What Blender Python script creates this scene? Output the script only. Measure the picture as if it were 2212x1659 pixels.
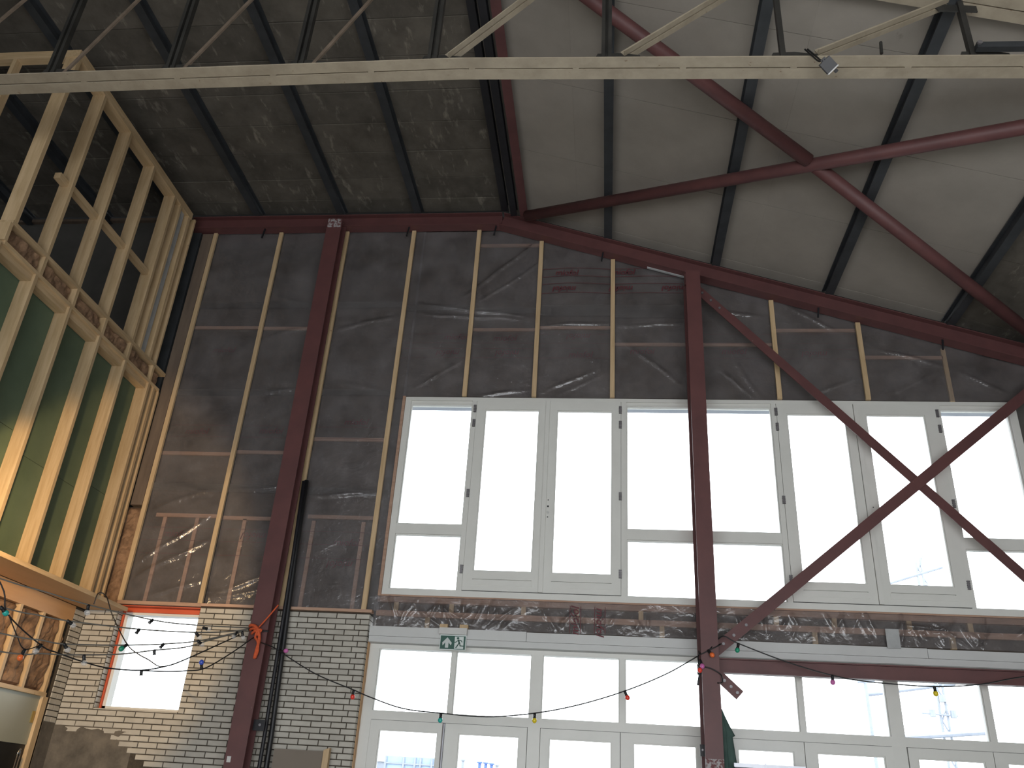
import bpy, bmesh, math, random
from mathutils import Vector, Matrix, noise

random.seed(7)
scene = bpy.context.scene
for o in list(bpy.data.objects):
    bpy.data.objects.remove(o)
COL = scene.collection

# ------------------------------------------------------------------ camera
YAW, PITCH, ROLL = -0.12608, 0.466656, 0.0643837
f = Vector((math.sin(YAW)*math.cos(PITCH), math.cos(YAW)*math.cos(PITCH), math.sin(PITCH)))
r0 = Vector((math.cos(YAW), -math.sin(YAW), 0)); u0 = r0.cross(f)
r = r0*math.cos(ROLL) + u0*math.sin(ROLL); u = -r0*math.sin(ROLL) + u0*math.cos(ROLL)
cam = bpy.data.cameras.new('camera'); camo = bpy.data.objects.new('camera', cam); COL.objects.link(camo)
M = Matrix((r, u, -f)).transposed().to_4x4(); M.translation = Vector((0, 0, 1.6))
camo.matrix_world = M
cam.sensor_width = 36; cam.lens = 30.03; cam.clip_end = 500
scene.camera = camo

# ------------------------------------------------------------------ sky, exposure
SKY = 6.6
w = bpy.data.worlds.new('overcast_sky'); scene.world = w; w.use_nodes = True
bg = w.node_tree.nodes['Background']; bg.inputs[0].default_value = (0.93, 0.965, 1.0, 1); bg.inputs[1].default_value = SKY
scene.view_settings.view_transform = 'Standard'; scene.view_settings.look = 'None'
scene.view_settings.exposure = 0.0; scene.view_settings.gamma = 1.0
scene.view_settings.use_curve_mapping = False
try:
    scene.cycles.max_bounces = 10; scene.cycles.diffuse_bounces = 5; scene.cycles.transparent_max_bounces = 16
    scene.cycles.sample_clamp_indirect = 8
except Exception: pass

def lamp(name, kind, loc, energy, color, target=None, **kw):
    l = bpy.data.lights.new(name, kind); l.energy = energy; l.color = color
    for k, v in kw.items(): setattr(l, k, v)
    o = bpy.data.objects.new(name, l); COL.objects.link(o); o.location = loc
    if target is not None:
        o.rotation_euler = (Vector(target)-Vector(loc)).to_track_quat('-Z', 'Y').to_euler()
    return o

def portal(name, loc, target, sx, sy):
    o = lamp(name, 'AREA', loc, 1, (1, 1, 1), target, shape='RECTANGLE', size=sx, size_y=sy)
    o.data.cycles.is_portal = True
    return o
portal('sky_portal_upper', (1.05, 9.5, 4.88), (1.05, 0, 4.88), 7.0, 2.4)
portal('sky_portal_lower', (1.05, 9.6, 1.6), (1.05, 0, 1.6), 7.1, 3.1)
portal('sky_portal_added_opening_offscreen', (0.1, -4.2, 1.7), (0.1, 9, 1.7), 11.3, 3.4)  # guides sky through the unseen opening added behind the camera

# the warm lamp whose glare falls on the studs and header from beyond the picture's left edge
lamp('work_lamp_left_offscreen', 'SPOT', (-4.7, 5.85, 3.395), 210, (1.0, 0.66, 0.32), (-5.8, 8.0, 3.5), spot_size=math.radians(84), spot_blend=0.25, shadow_soft_size=0.05)

# ------------------------------------------------------------------ materials
MATS = {}
def nt(name):
    m = bpy.data.materials.new(name); m.use_nodes = True; t = m.node_tree
    b = t.nodes['Principled BSDF']; MATS[name] = m
    return m, t, b
def mat(name, c1, c2=None, scale=6.0, rough=0.6, metal=0.0, bump=0.0, stretch=(1, 1, 1), detail=5.0, world=False, lo=0.35, hi=0.7, spots=None, rand=0.0, spec=0.5):
    """two-tone noise material; spots=(colour, scale, lo, hi, stretch) adds a second layer of marks; rand varies value per object"""
    m, t, b = nt(name); N = t.nodes; L = t.links
    b.inputs['Roughness'].default_value = rough; b.inputs['Metallic'].default_value = metal
    b.inputs['Specular IOR Level'].default_value = spec
    if c2 is None: c2 = tuple(x*0.82 for x in c1)
    if world:
        src = N.new('ShaderNodeNewGeometry').outputs['Position']
    else:
        tc = N.new('ShaderNodeTexCoord'); oi = N.new('ShaderNodeObjectInfo')
        ml = N.new('ShaderNodeMath'); ml.operation = 'MULTIPLY'; ml.inputs[1].default_value = 37.0; L.new(oi.outputs['Random'], ml.inputs[0])
        va = N.new('ShaderNodeVectorMath'); va.operation = 'ADD'
        L.new(tc.outputs['Object'], va.inputs[0]); L.new(ml.outputs[0], va.inputs[1]); src = va.outputs[0]
    def field(sc, st, lo_, hi_):
        mp = N.new('ShaderNodeMapping'); mp.inputs['Scale'].default_value = st; L.new(src, mp.inputs[0])
        nz = N.new('ShaderNodeTexNoise'); nz.inputs['Scale'].default_value = sc; nz.inputs['Detail'].default_value = detail; nz.inputs['Roughness'].default_value = 0.62
        L.new(mp.outputs[0], nz.inputs['Vector'])
        mr = N.new('ShaderNodeMapRange'); mr.inputs[1].default_value = lo_; mr.inputs[2].default_value = hi_; L.new(nz.outputs[0], mr.inputs[0])
        return mr.outputs[0], nz.outputs[0]
    fac, raw = field(scale, stretch, lo, hi)
    mx = N.new('ShaderNodeMix'); mx.data_type = 'RGBA'; mx.inputs[6].default_value = (*c1, 1); mx.inputs[7].default_value = (*c2, 1)
    L.new(fac, mx.inputs[0]); col = mx.outputs[2]
    if spots:
        sc_, ss, sl_, sh_, sst = spots
        f2, _ = field(ss, sst, sl_, sh_)
        m2 = N.new('ShaderNodeMix'); m2.data_type = 'RGBA'; m2.inputs[7].default_value = (*sc_, 1)
        L.new(f2, m2.inputs[0]); L.new(col, m2.inputs[6]); col = m2.outputs[2]
    if rand:
        oi2 = N.new('ShaderNodeObjectInfo'); mr2 = N.new('ShaderNodeMapRange'); mr2.inputs[3].default_value = 1-rand; mr2.inputs[4].default_value = 1+rand
        L.new(oi2.outputs['Random'], mr2.inputs[0])
        hs = N.new('ShaderNodeHueSaturation'); L.new(mr2.outputs[0], hs.inputs['Value']); L.new(col, hs.inputs['Color']); col = hs.outputs[0]
    L.new(col, b.inputs['Base Color'])
    if bump:
        bp = N.new('ShaderNodeBump'); bp.inputs['Strength'].default_value = bump; bp.inputs['Distance'].default_value = 0.02
        L.new(raw, bp.inputs['Height']); L.new(bp.outputs[0], b.inputs['Normal'])
    return m

PINE, PINE2 = (0.60, 0.44, 0.26), (0.46, 0.32, 0.17)
KN = ((0.20, 0.10, 0.05), 9.0, 0.70, 0.74, (1, 1, 1))
mat('pine_x', PINE, PINE2, 9, 0.62, stretch=(0.25, 3, 3), spots=KN, rand=0.1)
mat('pine_y', PINE, PINE2, 9, 0.62, stretch=(3, 0.25, 3), spots=KN, rand=0.1)
mat('pine_z', PINE, PINE2, 9, 0.62, stretch=(3, 3, 0.25), spots=KN, rand=0.1)
mat('batten_pine', PINE, PINE2, 9, 0.7, stretch=(3, 3, 0.25), spots=KN, rand=0.1)
mat('pink_pine', (0.48, 0.31, 0.22), (0.36, 0.22, 0.15), 8, 0.7, stretch=(0.3, 3, 3), rand=0.1)
mat('shelf_board', (0.58, 0.34, 0.16), (0.50, 0.28, 0.12), 4, 0.5, stretch=(2, 0.3, 2))
mat('dark_plywood', (0.17, 0.125, 0.09), (0.11, 0.08, 0.06), 5, 0.7, stretch=(2, 2, 0.3))
RED, RED2 = (0.135, 0.052, 0.050), (0.100, 0.040, 0.040)
mat('red_oxide_steel', RED, RED2, 3.0, 0.5, bump=0.04, spots=((0.30, 0.22, 0.19), 24, 0.73, 0.78, (1, 1, 0.3)))
mat('red_oxide_tube', RED, RED2, 4.0, 0.55, spots=((0.25, 0.15, 0.13), 30, 0.72, 0.80, (1, 1, 1)))
mat('dark_steel', (0.042, 0.046, 0.051), (0.026, 0.029, 0.032), 5, 0.6, bump=0.05)
mat('black_steel', (0.014, 0.014, 0.018), (0.009, 0.009, 0.011), 6, 0.5)
mat('bolt_steel', (0.28, 0.27, 0.28), (0.2, 0.19, 0.2), 20, 0.4, metal=0.6)
mat('rusty_steel', (0.20, 0.15, 0.11), (0.12, 0.09, 0.065), 8, 0.7)
mat('cream_steel', (0.41, 0.35, 0.26), (0.31, 0.26, 0.19), 5, 0.6, bump=0.1, spots=((0.16, 0.09, 0.05), 22, 0.66, 0.74, (1, 1, 1)))
mat('dark_truss_steel', (0.040, 0.038, 0.033), (0.022, 0.021, 0.019), 5, 0.55)
mat('old_board', (0.128, 0.113, 0.092), (0.074, 0.065, 0.052), 3.0, 0.95, bump=0.6, stretch=(1.2, 1.0, 1), world=True, rand=0.16, detail=8,
    spots=((0.36, 0.32, 0.26), 4.2, 0.58, 0.82, (2.2, 0.7, 1)))
mat('new_board', (0.335, 0.302, 0.262), (0.290, 0.262, 0.228), 2.2, 0.9, bump=0.15, stretch=(1, 1, 1), world=True, rand=0.03,
    spots=((0.12, 0.108, 0.095), 2.6, 0.70, 0.82, (1, 0.6, 1)))
mat('joint_dark', (0.03, 0.027, 0.024), None, 5, 0.9)
mat('brick_white', (0.50, 0.475, 0.415), (0.41, 0.385, 0.335), 5, 0.55, bump=0.08, rand=0.09)
mat('mortar_dark', (0.075, 0.062, 0.045), (0.045, 0.038, 0.03), 30, 0.95, bump=0.3)
mat('cement_patch', (0.17, 0.148, 0.12), (0.085, 0.076, 0.063), 6, 0.95, bump=0.5, spots=((0.36, 0.33, 0.28), 11, 0.68, 0.78, (1, 1, 1)))
mat('window_paint', (0.72, 0.72, 0.68), (0.68, 0.68, 0.64), 3, 0.38)
mat('trim_paint', (0.60, 0.61, 0.60), (0.56, 0.565, 0.555), 2, 0.5)
mat('recess_shade', (0.03, 0.03, 0.03), None, 5, 0.6)  # near black standing in for shade in door gaps and lock holes
mat('insulation', (0.115, 0.092, 0.074), (0.058, 0.048, 0.042), 4.5, 0.95, bump=0.6, lo=0.3, hi=0.75, detail=8)
mat('bare_wool', (0.33, 0.20, 0.115), (0.13, 0.075, 0.042), 7, 0.95, bump=1.0, detail=8, lo=0.38, hi=0.66)
mat('green_board', (0.115, 0.165, 0.105), (0.085, 0.128, 0.080), 2.2, 0.75, rand=0.08)
mat('red_frame', (0.62, 0.11, 0.045), (0.55, 0.09, 0.035), 4, 0.5)
mat('white_plastic', (0.62, 0.62, 0.60), None, 3, 0.4)
mat('foam_white', (0.45, 0.46, 0.46), (0.34, 0.35, 0.35), 6, 0.6, bump=0.3)
mat('sign_green', (0.012, 0.085, 0.06), (0.010, 0.075, 0.052), 3, 0.4)
mat('sign_white', (0.66, 0.72, 0.70), None, 3, 0.4)
mat('cable_black', (0.012, 0.012, 0.013), None, 3, 0.45)
mat('cable_grey', (0.20, 0.19, 0.165), (0.15, 0.14, 0.12), 3, 0.5)
mat('rope_orange', (0.75, 0.13, 0.04), (0.55, 0.09, 0.03), 60, 0.8, bump=0.5)
mat('door_panel', (0.36, 0.37, 0.30), (0.33, 0.34, 0.27), 2, 0.45)
mat('board_brown', (0.21, 0.175, 0.14), (0.19, 0.158, 0.125), 2, 0.7)
mat('board_black', (0.010, 0.011, 0.012), None, 3, 0.4)
mat('chrome', (0.7, 0.7, 0.7), None, 3, 0.15, metal=1.0)
mat('brass', (0.55, 0.42, 0.16), None, 3, 0.3, metal=0.9)
mat('parasol_green', (0.075, 0.135, 0.115), (0.055, 0.105, 0.09), 7, 0.8)
mat('notice_dark', (0.10, 0.10, 0.13), None, 3, 0.5)
mat('aluminium', (0.45, 0.46, 0.50), None, 3, 0.35, metal=0.7)
mat('concrete_floor', (0.55, 0.525, 0.49), (0.47, 0.45, 0.42), 1.2, 0.7)
mat('plaster', (0.42, 0.40, 0.37), (0.36, 0.345, 0.32), 1.5, 0.85)
mat('shade_plaster', (0.10, 0.095, 0.085), (0.07, 0.066, 0.06), 1.5, 0.9)  # guessed dark tone, mostly shade put into the wall colour
mat('paving', (0.34, 0.34, 0.335), (0.29, 0.29, 0.285), 0.6, 0.9)
mat('container_blue', (0.24, 0.31, 0.42), (0.20, 0.27, 0.38), 2, 0.6)
mat('post_blue', (0.06, 0.12, 0.36), None, 2, 0.6)
mat('pale_metal', (0.22, 0.24, 0.28), (0.17, 0.19, 0.24), 3, 0.5)
mat('worn_white', (0.38, 0.36, 0.36), (0.14, 0.05, 0.05), 30, 0.7, lo=0.45, hi=0.55)
mat('lamp_grey', (0.055, 0.055, 0.058), (0.045, 0.045, 0.048), 8, 0.5)
mat('print_red', (0.135, 0.022, 0.03), (0.10, 0.02, 0.027), 20, 0.6)
for nm, c in dict(red=(0.80, 0.06, 0.04), orange=(0.85, 0.17, 0.04), yellow=(0.80, 0.62, 0.03), green=(0.02, 0.30, 0.17), teal=(0.03, 0.42, 0.36), blue=(0.06, 0.11, 0.55), pink=(0.60, 0.16, 0.42)).items():
    mat('bulb_'+nm, c, c, 3, 0.15)
m, t, b = nt('bulb_clear'); b.inputs['Base Color'].default_value = (0.95, 0.95, 0.93, 1); b.inputs['Roughness'].default_value = 0.03
tr = t.nodes.new('ShaderNodeBsdfTransparent'); ms = t.nodes.new('ShaderNodeMixShader'); ms.inputs[0].default_value = 0.26
t.links.new(tr.outputs[0], ms.inputs[1]); t.links.new(b.outputs[0], ms.inputs[2]); t.links.new(ms.outputs[0], t.nodes['Material Output'].inputs[0])

def glassy(name, tint, base, mixfac, rough, bump=0.0, spec=0.5):
    m, t, b = nt(name); N = t.nodes; L = t.links
    b.inputs['Base Color'].default_value = (*base, 1); b.inputs['Roughness'].default_value = rough; b.inputs['Specular IOR Level'].default_value = spec
    tr = N.new('ShaderNodeBsdfTransparent'); tr.inputs[0].default_value = (*tint, 1)
    fr = N.new('ShaderNodeFresnel'); fr.inputs[0].default_value = 1.45
    mr = N.new('ShaderNodeMapRange'); mr.inputs[3].default_value = mixfac; mr.inputs[4].default_value = 1.0; L.new(fr.outputs[0], mr.inputs[0])
    ms = N.new('ShaderNodeMixShader'); L.new(mr.outputs[0], ms.inputs[0]); L.new(tr.outputs[0], ms.inputs[1]); L.new(b.outputs[0], ms.inputs[2])
    L.new(ms.outputs[0], N['Material Output'].inputs[0])
    if bump:
        tc = N.new('ShaderNodeNewGeometry'); nz = N.new('ShaderNodeTexNoise'); nz.inputs['Scale'].default_value = 7; nz.inputs['Detail'].default_value = 6
        nz.inputs['Distortion'].default_value = 1.2
        L.new(tc.outputs['Position'], nz.inputs['Vector'])
        bp = N.new('ShaderNodeBump'); bp.inputs['Strength'].default_value = bump; bp.inputs['Distance'].default_value = 0.03
        L.new(nz.outputs[0], bp.inputs['Height']); L.new(bp.outputs[0], b.inputs['Normal'])
    return m
glassy('window_glass', (0.96, 0.98, 0.98), (0.05, 0.05, 0.05), 0.0, 0.02)
def film_mat(name, tint, base, lo, hi, rough):
    """thin clear plastic film, a little cloudy in patches, with a gloss of its own on top"""
    m, t, b = nt(name); N = t.nodes; L = t.links; N.remove(b)
    tr = N.new('ShaderNodeBsdfTransparent'); tr.inputs[0].default_value = (*tint, 1)
    df = N.new('ShaderNodeBsdfDiffuse'); df.inputs[0].default_value = (*base, 1)
    gl = N.new('ShaderNodeBsdfGlossy'); gl.inputs['Roughness'].default_value = rough
    ge = N.new('ShaderNodeNewGeometry')
    n1 = N.new('ShaderNodeTexNoise'); n1.inputs['Scale'].default_value = 2.4; n1.inputs['Detail'].default_value = 7; n1.inputs['Roughness'].default_value = 0.65; L.new(ge.outputs['Position'], n1.inputs['Vector'])
    mr = N.new('ShaderNodeMapRange'); mr.inputs[1].default_value = 0.32; mr.inputs[2].default_value = 0.70; mr.inputs[3].default_value = lo; mr.inputs[4].default_value = hi; L.new(n1.outputs[0], mr.inputs[0])
    n2 = N.new('ShaderNodeTexNoise'); n2.inputs['Scale'].default_value = 8; n2.inputs['Detail'].default_value = 4; n2.inputs['Distortion'].default_value = 1.4; L.new(ge.outputs['Position'], n2.inputs['Vector'])
    bp = N.new('ShaderNodeBump'); bp.inputs['Strength'].default_value = 0.35; bp.inputs['Distance'].default_value = 0.03; L.new(n2.outputs[0], bp.inputs['Height'])
    L.new(bp.outputs[0], gl.inputs['Normal'])
    fr = N.new('ShaderNodeFresnel'); fr.inputs[0].default_value = 1.5; L.new(bp.outputs[0], fr.inputs['Normal'])
    fm = N.new('ShaderNodeMath'); fm.operation = 'MULTIPLY'; fm.inputs[1].default_value = 1.7; fm.use_clamp = True; L.new(fr.outputs[0], fm.inputs[0])
    ma = N.new('ShaderNodeMixShader'); L.new(mr.outputs[0], ma.inputs[0]); L.new(tr.outputs[0], ma.inputs[1]); L.new(df.outputs[0], ma.inputs[2])
    ms = N.new('ShaderNodeMixShader'); L.new(fm.outputs[0], ms.inputs[0]); L.new(ma.outputs[0], ms.inputs[1]); L.new(gl.outputs[0], ms.inputs[2]); L.new(ms.outputs[0], N['Material Output'].inputs[0])
film_mat('vapour_film', (0.88, 0.88, 0.90), (0.33, 0.31, 0.315), 0.10, 0.38, 0.16)
film_mat('film_overlap', (0.84, 0.84, 0.86), (0.34, 0.325, 0.315), 0.10, 0.28, 0.20)

# ------------------------------------------------------------------ mesh helpers
WL = {}   # world location of every object
def mk(name, V, F, material, parent=None, smooth=False, origin=None):
    if origin is None:
        mn = [min(v[i] for v in V) for i in range(3)]; mxx = [max(v[i] for v in V) for i in range(3)]
        origin = Vector(((mn[0]+mxx[0])/2, (mn[1]+mxx[1])/2, mn[2]))
    me = bpy.data.meshes.new(name)
    me.from_pydata([tuple(Vector(v)-origin) for v in V], [], F)
    me.materials.append(MATS[material])
    if smooth:
        for p in me.polygons: p.use_smooth = True
    me.update()
    return put(name, me, origin, parent)
def put(name, me, loc, parent=None):
    o = bpy.data.objects.new(name, me); COL.objects.link(o)
    loc = Vector(loc); WL[o.name] = loc
    if parent is not None:
        o.parent = parent; o.location = loc - WL[parent.name]
    else: o.location = loc
    return o
def thing(name, loc, label, cat, group=None, kind=None, parent=None):
    o = bpy.data.objects.new(name, None); COL.objects.link(o); o.empty_display_size = 0.1
    WL[o.name] = Vector(loc)
    if parent is not None:
        o.parent = parent; o.location = Vector(loc) - WL[parent.name]; return o
    o.location = loc
    return tag(o, label, cat, group, kind)
def tag(o, label, cat, group=None, kind=None):
    o['label'] = label; o['category'] = cat
    if group: o['group'] = group
    if kind: o['kind'] = kind
    return o

class MB:
    def __init__(s): s.V = []; s.F = []
    def add(s, V, F):
        n = len(s.V); s.V += [tuple(v) for v in V]; s.F += [tuple(i+n for i in q) for q in F]; return s
    def box(s, x0, x1, y0, y1, z0, z1):
        return s.add([(x0,y0,z0),(x1,y0,z0),(x1,y1,z0),(x0,y1,z0),(x0,y0,z1),(x1,y0,z1),(x1,y1,z1),(x0,y1,z1)],
                     [(0,3,2,1),(4,5,6,7),(0,1,5,4),(1,2,6,5),(2,3,7,6),(3,0,4,7)])
    def prism(s, A, B, prof, up=(0,0,1)):
        A = Vector(A); B = Vector(B); d = (B-A).normalized(); side = d.cross(Vector(up)).normalized(); upv = side.cross(d)
        n = len(prof); V = [P + side*a + upv*b for P in (A, B) for a, b in prof]
        F = [tuple(range(n)), tuple(range(2*n-1, n-1, -1))] + [(i, i+n, (i+1) % n + n, (i+1) % n) for i in range(n)]
        return s.add(V, F)
    def plate(s, pts, n, th):
        n = Vector(n).normalized()*th; k = len(pts); V = [Vector(p) for p in pts] + [Vector(p)+n for p in pts]
        return s.add(V, [tuple(range(k-1, -1, -1)), tuple(range(k, 2*k))] + [(i, (i+1) % k, (i+1) % k + k, i+k) for i in range(k)])
    def tube(s, pts, rad, n=8, caps=True):
        pts = [Vector(p) for p in pts]; V = []; F = []; prev = None
        for i, p in enumerate(pts):
            d = (pts[min(i+1, len(pts)-1)] - pts[max(i-1, 0)]).normalized()
            if prev is None: prev = d.orthogonal().normalized()
            a = (prev - d*prev.dot(d)).normalized(); prev = a; bb = d.cross(a)
            rr = rad[i] if isinstance(rad, (list, tuple)) else rad
            V += [p + (a*math.cos(2*math.pi*k/n) + bb*math.sin(2*math.pi*k/n))*rr for k in range(n)]
        for i in range(len(pts)-1):
            F += [(i*n+k, i*n+(k+1) % n, (i+1)*n+(k+1) % n, (i+1)*n+k) for k in range(n)]
        if caps: F += [tuple(range(n-1, -1, -1)), tuple(range((len(pts)-1)*n, len(pts)*n))]
        return s.add(V, F)
    def build(s, name, material, parent=None, smooth=False, origin=None): return mk(name, s.V, s.F, material, parent, smooth, origin)
def box(name, x0, x1, y0, y1, z0, z1, material, parent=None): return MB().box(x0, x1, y0, y1, z0, z1).build(name, material, parent)
def Iprof(w_, h, tf, tw, z0=0.0):
    a, c = w_/2, tw/2
    return [(-a,z0),(a,z0),(a,z0+tf),(c,z0+tf),(c,z0+h-tf),(a,z0+h-tf),(a,z0+h),(-a,z0+h),(-a,z0+h-tf),(-c,z0+h-tf),(-c,z0+tf),(-a,z0+tf)]
def Rprof(w_, h): return [(-w_/2,-h/2),(w_/2,-h/2),(w_/2,h/2),(-w_/2,h/2)]
def curve(pts, k=6):
    P = [Vector(p) for p in pts]; P = [P[0]*2-P[1]] + P + [P[-1]*2-P[-2]]; out = []
    for i in range(1, len(P)-2):
        for j in range(k):
            t_ = j/k; a, b_, c, d = P[i-1], P[i], P[i+1], P[i+2]
            out.append(0.5*((2*b_) + (c-a)*t_ + (2*a-5*b_+4*c-d)*t_*t_ + (3*b_-a-3*c+d)*t_**3))
    out.append(P[-2]); return out
def ball(c, rad, n=12, m_=8, sq=1.0, axis=None):
    V = []; F = []; c = Vector(c)
    q = Vector((0,0,1)).rotation_difference(Vector(axis)) if axis is not None else None
    for i in range(m_+1):
        th = math.pi*i/m_
        for k in range(n):
            v = Vector((math.sin(th)*math.cos(2*math.pi*k/n)*rad, math.sin(th)*math.sin(2*math.pi*k/n)*rad, math.cos(th)*rad*sq))
            V.append(c + (q @ v if q else v))
    for i in range(m_):
        F += [(i*n+k, (i+1)*n+k, (i+1)*n+(k+1) % n, i*n+(k+1) % n) for k in range(n)]
    return V, F

# roof geometry: flat west half, sloping east half
SL = -0.325
RX = -1.43
def rz(x, off=0.0): return (8.78 if x < RX else 8.78 + SL*(x-RX)) + off

# ------------------------------------------------------------------ floor, outer walls, ground
tag(box('floor', -9.2, 6.0, -4.2, 9.6, -0.12, 0.0, 'concrete_floor'), 'bare concrete floor of the hall', 'floor', kind='structure')
tag(box('ground', -70, 70, 9.6, 90, -0.2, -0.06, 'paving'), 'pale paved yard outside the windows', 'ground', kind='structure')
tag(box('wall_right', 5.8, 6.0, -4.2, 9.6, 0.0, 6.75, 'plaster'), 'plain plastered side wall under the low eave', 'wall', kind='structure')
tag(box('wall_left', -9.2, -9.0, -4.2, 9.6, 0.0, 8.9, 'shade_plaster'), 'outer wall darkened for shade in the space behind the timber frame', 'wall', kind='structure')
wf = thing('wall_front', (0, -4.1, 0), 'unseen end wall with a wide opening added to let in daylight', 'wall', kind='structure')
box('wall_panel', -9.2, -5.6, -4.2, -4.0, 0, 8.9, 'plaster', wf); box('wall_panel', -5.6, 6.0, -4.2, -4.0, 3.4, 8.6, 'plaster', wf)  # unseen opening, added and sized to send daylight onto the gable
wl = thing('wall_left_lower', (-5.95, 3, 0), 'low side wall with brick return, bare insulation and a door panel', 'wall', kind='structure')

# ------------------------------------------------------------------ roof
ce = thing('ceiling_flat', (-5.2, 3, 8.92), 'flat roof half lined with dark weathered wood wool boards', 'ceiling', kind='structure')
box('roof_deck', -9.2, -1.36, -4.2, 9.6, 8.962, 9.1, 'joint_dark', ce)
xb = [-9.0, -8.3, -7.1, -6.0, -4.84, -3.65, -2.58, -1.40]
ys = [9.21, 8.92] + [8.5-0.495*k for k in range(26)]
cache = {}
for i in range(len(xb)-1):
    for j in range(len(ys)-1):
        g = 0.006; sx = xb[i+1]-xb[i]-g; sy = ys[j]-ys[j+1]-g; key = (round(sx,3), round(sy,3))
        if key not in cache:
            mb = MB(); e = 0.006
            mb.add([(-sx/2+e,-sy/2+e,0),(sx/2-e,-sy/2+e,0),(sx/2-e,sy/2-e,0),(-sx/2+e,sy/2-e,0),(-sx/2,-sy/2,e),(sx/2,-sy/2,e),(sx/2,sy/2,e),(-sx/2,sy/2,e),(-sx/2,-sy/2,.045),(sx/2,-sy/2,.045),(sx/2,sy/2,.045),(-sx/2,sy/2,.045)],
                   [(0,3,2,1),(0,1,5,4),(1,2,6,5),(2,3,7,6),(3,0,4,7),(4,5,9,8),(5,6,10,9),(6,7,11,10),(7,4,8,11),(8,9,10,11)])
            me = bpy.data.meshes.new('roof_board'); me.from_pydata(mb.V, [], mb.F); me.materials.append(MATS['old_board']); cache[key] = me
        put('roof_board', cache[key], ((xb[i]+xb[i+1])/2, (ys[j]+ys[j+1])/2, 8.917+random.uniform(-.005,.005)), ce)
cs = thing('ceiling_slope', (2.2, 3, 7.9), 'sloping roof half lined with plain grey brown building boards', 'ceiling', kind='structure')
n_ = Vector((-SL, 0, 1)).normalized()
def slab(name, xa, xb_, ya, yb, off, th, material, parent):
    pts = [(xa, ya, rz(xa, off)), (xb_, ya, rz(xb_, off)), (xb_, yb, rz(xb_, off)), (xa, yb, rz(xa, off))]
    return MB().plate(pts, n_, th).build(name, material, parent)
slab('roof_deck', -1.36, 6.0, -4.2, 9.6, 0.175, 0.1, 'joint_dark', cs)
yr = [9.24, 9.06] + [9.06-1.17*k for k in range(1, 12)] + [-4.2]
for j in range(len(yr)-1):
    for xa, xc in ((-1.36, -0.41), (-0.41, 1.75), (1.75, 3.985), (3.985, 5.8)):
        slab('roof_panel', xa+.0004, xc-.0004, yr[j+1]+.0032, yr[j]-.0032, 0.142+random.uniform(-.0015,.0015), 0.028, 'old_board' if xa > 3.9 else 'new_board', cs)

def purlin(x, label, grp, w_=0.1, zoff=0.0, red=False):
    mb = MB()
    zb = rz(x)
    mb.prism((x, -4.0, zb), (x, 9.19, zb), Iprof(w_, 0.137, 0.012, 0.02))
    return tag(mb.build('roof_purlin', 'dark_steel'), label, 'purlin', grp)
for k, x in enumerate((-2.58, -3.65, -4.84, -6.0, -7.1, -8.3)):
    purlin(x, 'dark steel purlin under the flat roof boards, %s from the red ridge beam' % ('first','second','third','fourth','fifth','sixth')[k], 'purlins of the flat roof')
for k, x in enumerate((-0.02, 1.325, 2.655, 3.985, 5.3)):
    purlin(x, 'dark steel purlin under the sloping roof panels, %s from the red ridge beam' % ('first','second','third','fourth','fifth')[k], 'purlins of the sloping roof')
for x, lb in ((-1.395, 'black steel ridge channel edging the flat roof boards'), (-1.265, 'black steel ridge channel between its twin and the red ridge beam')):
    tag(MB().prism((x, -4, 8.70 if x > -1.3 else 8.78), (x, 9.05, 8.70 if x > -1.3 else 8.78), Iprof(0.085, 0.112, 0.012, 0.02)).build('ridge_channel', 'black_steel'), lb, 'steel channel', 'black channels along the ridge')
rb = thing('ridge_beam', (-1.13, 2.5, 8.70), 'red oxide steel beam running along the roof ridge', 'steel beam')
MB().prism((-1.13, -4, 8.70), (-1.13, 9.07, 8.70), Iprof(0.105, 0.2, 0.012, 0.012)).build('beam', 'red_oxide_tube', rb)

# gable rafter
gr = thing('gable_rafter', (-1.43, 9.12, 8.58), 'red steel gable rafter, level on one side and sloping down past the ridge', 'steel beam')
ip = Iprof(0.15, 0.19, 0.013, 0.014)
MB().prism((-5.76, 9.13, 8.58), (-1.43, 9.13, 8.58), ip).build('level_section', 'red_oxide_steel', gr)
MB().prism((-1.46, 9.13, 8.577), (5.79, 9.13, 8.577+SL*(5.79+1.46)), Iprof(0.15, 0.20, 0.013, 0.014)).build('sloping_section', 'red_oxide_steel', gr)
for x, zt in ((-4.72, 8.58), (-2.70, 8.58), (-1.52, 8.58), (-0.10, None), (2.50, None), (3.86, None)):
    if zt is None: zt = 8.58+SL*(x+1.43)
    MB().prism((x, 9.10, zt-0.15), (x+0.02, 9.10, zt+0.01), Rprof(0.018, 0.018), (0,1,0)).build('peg', 'black_steel', gr)

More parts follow.
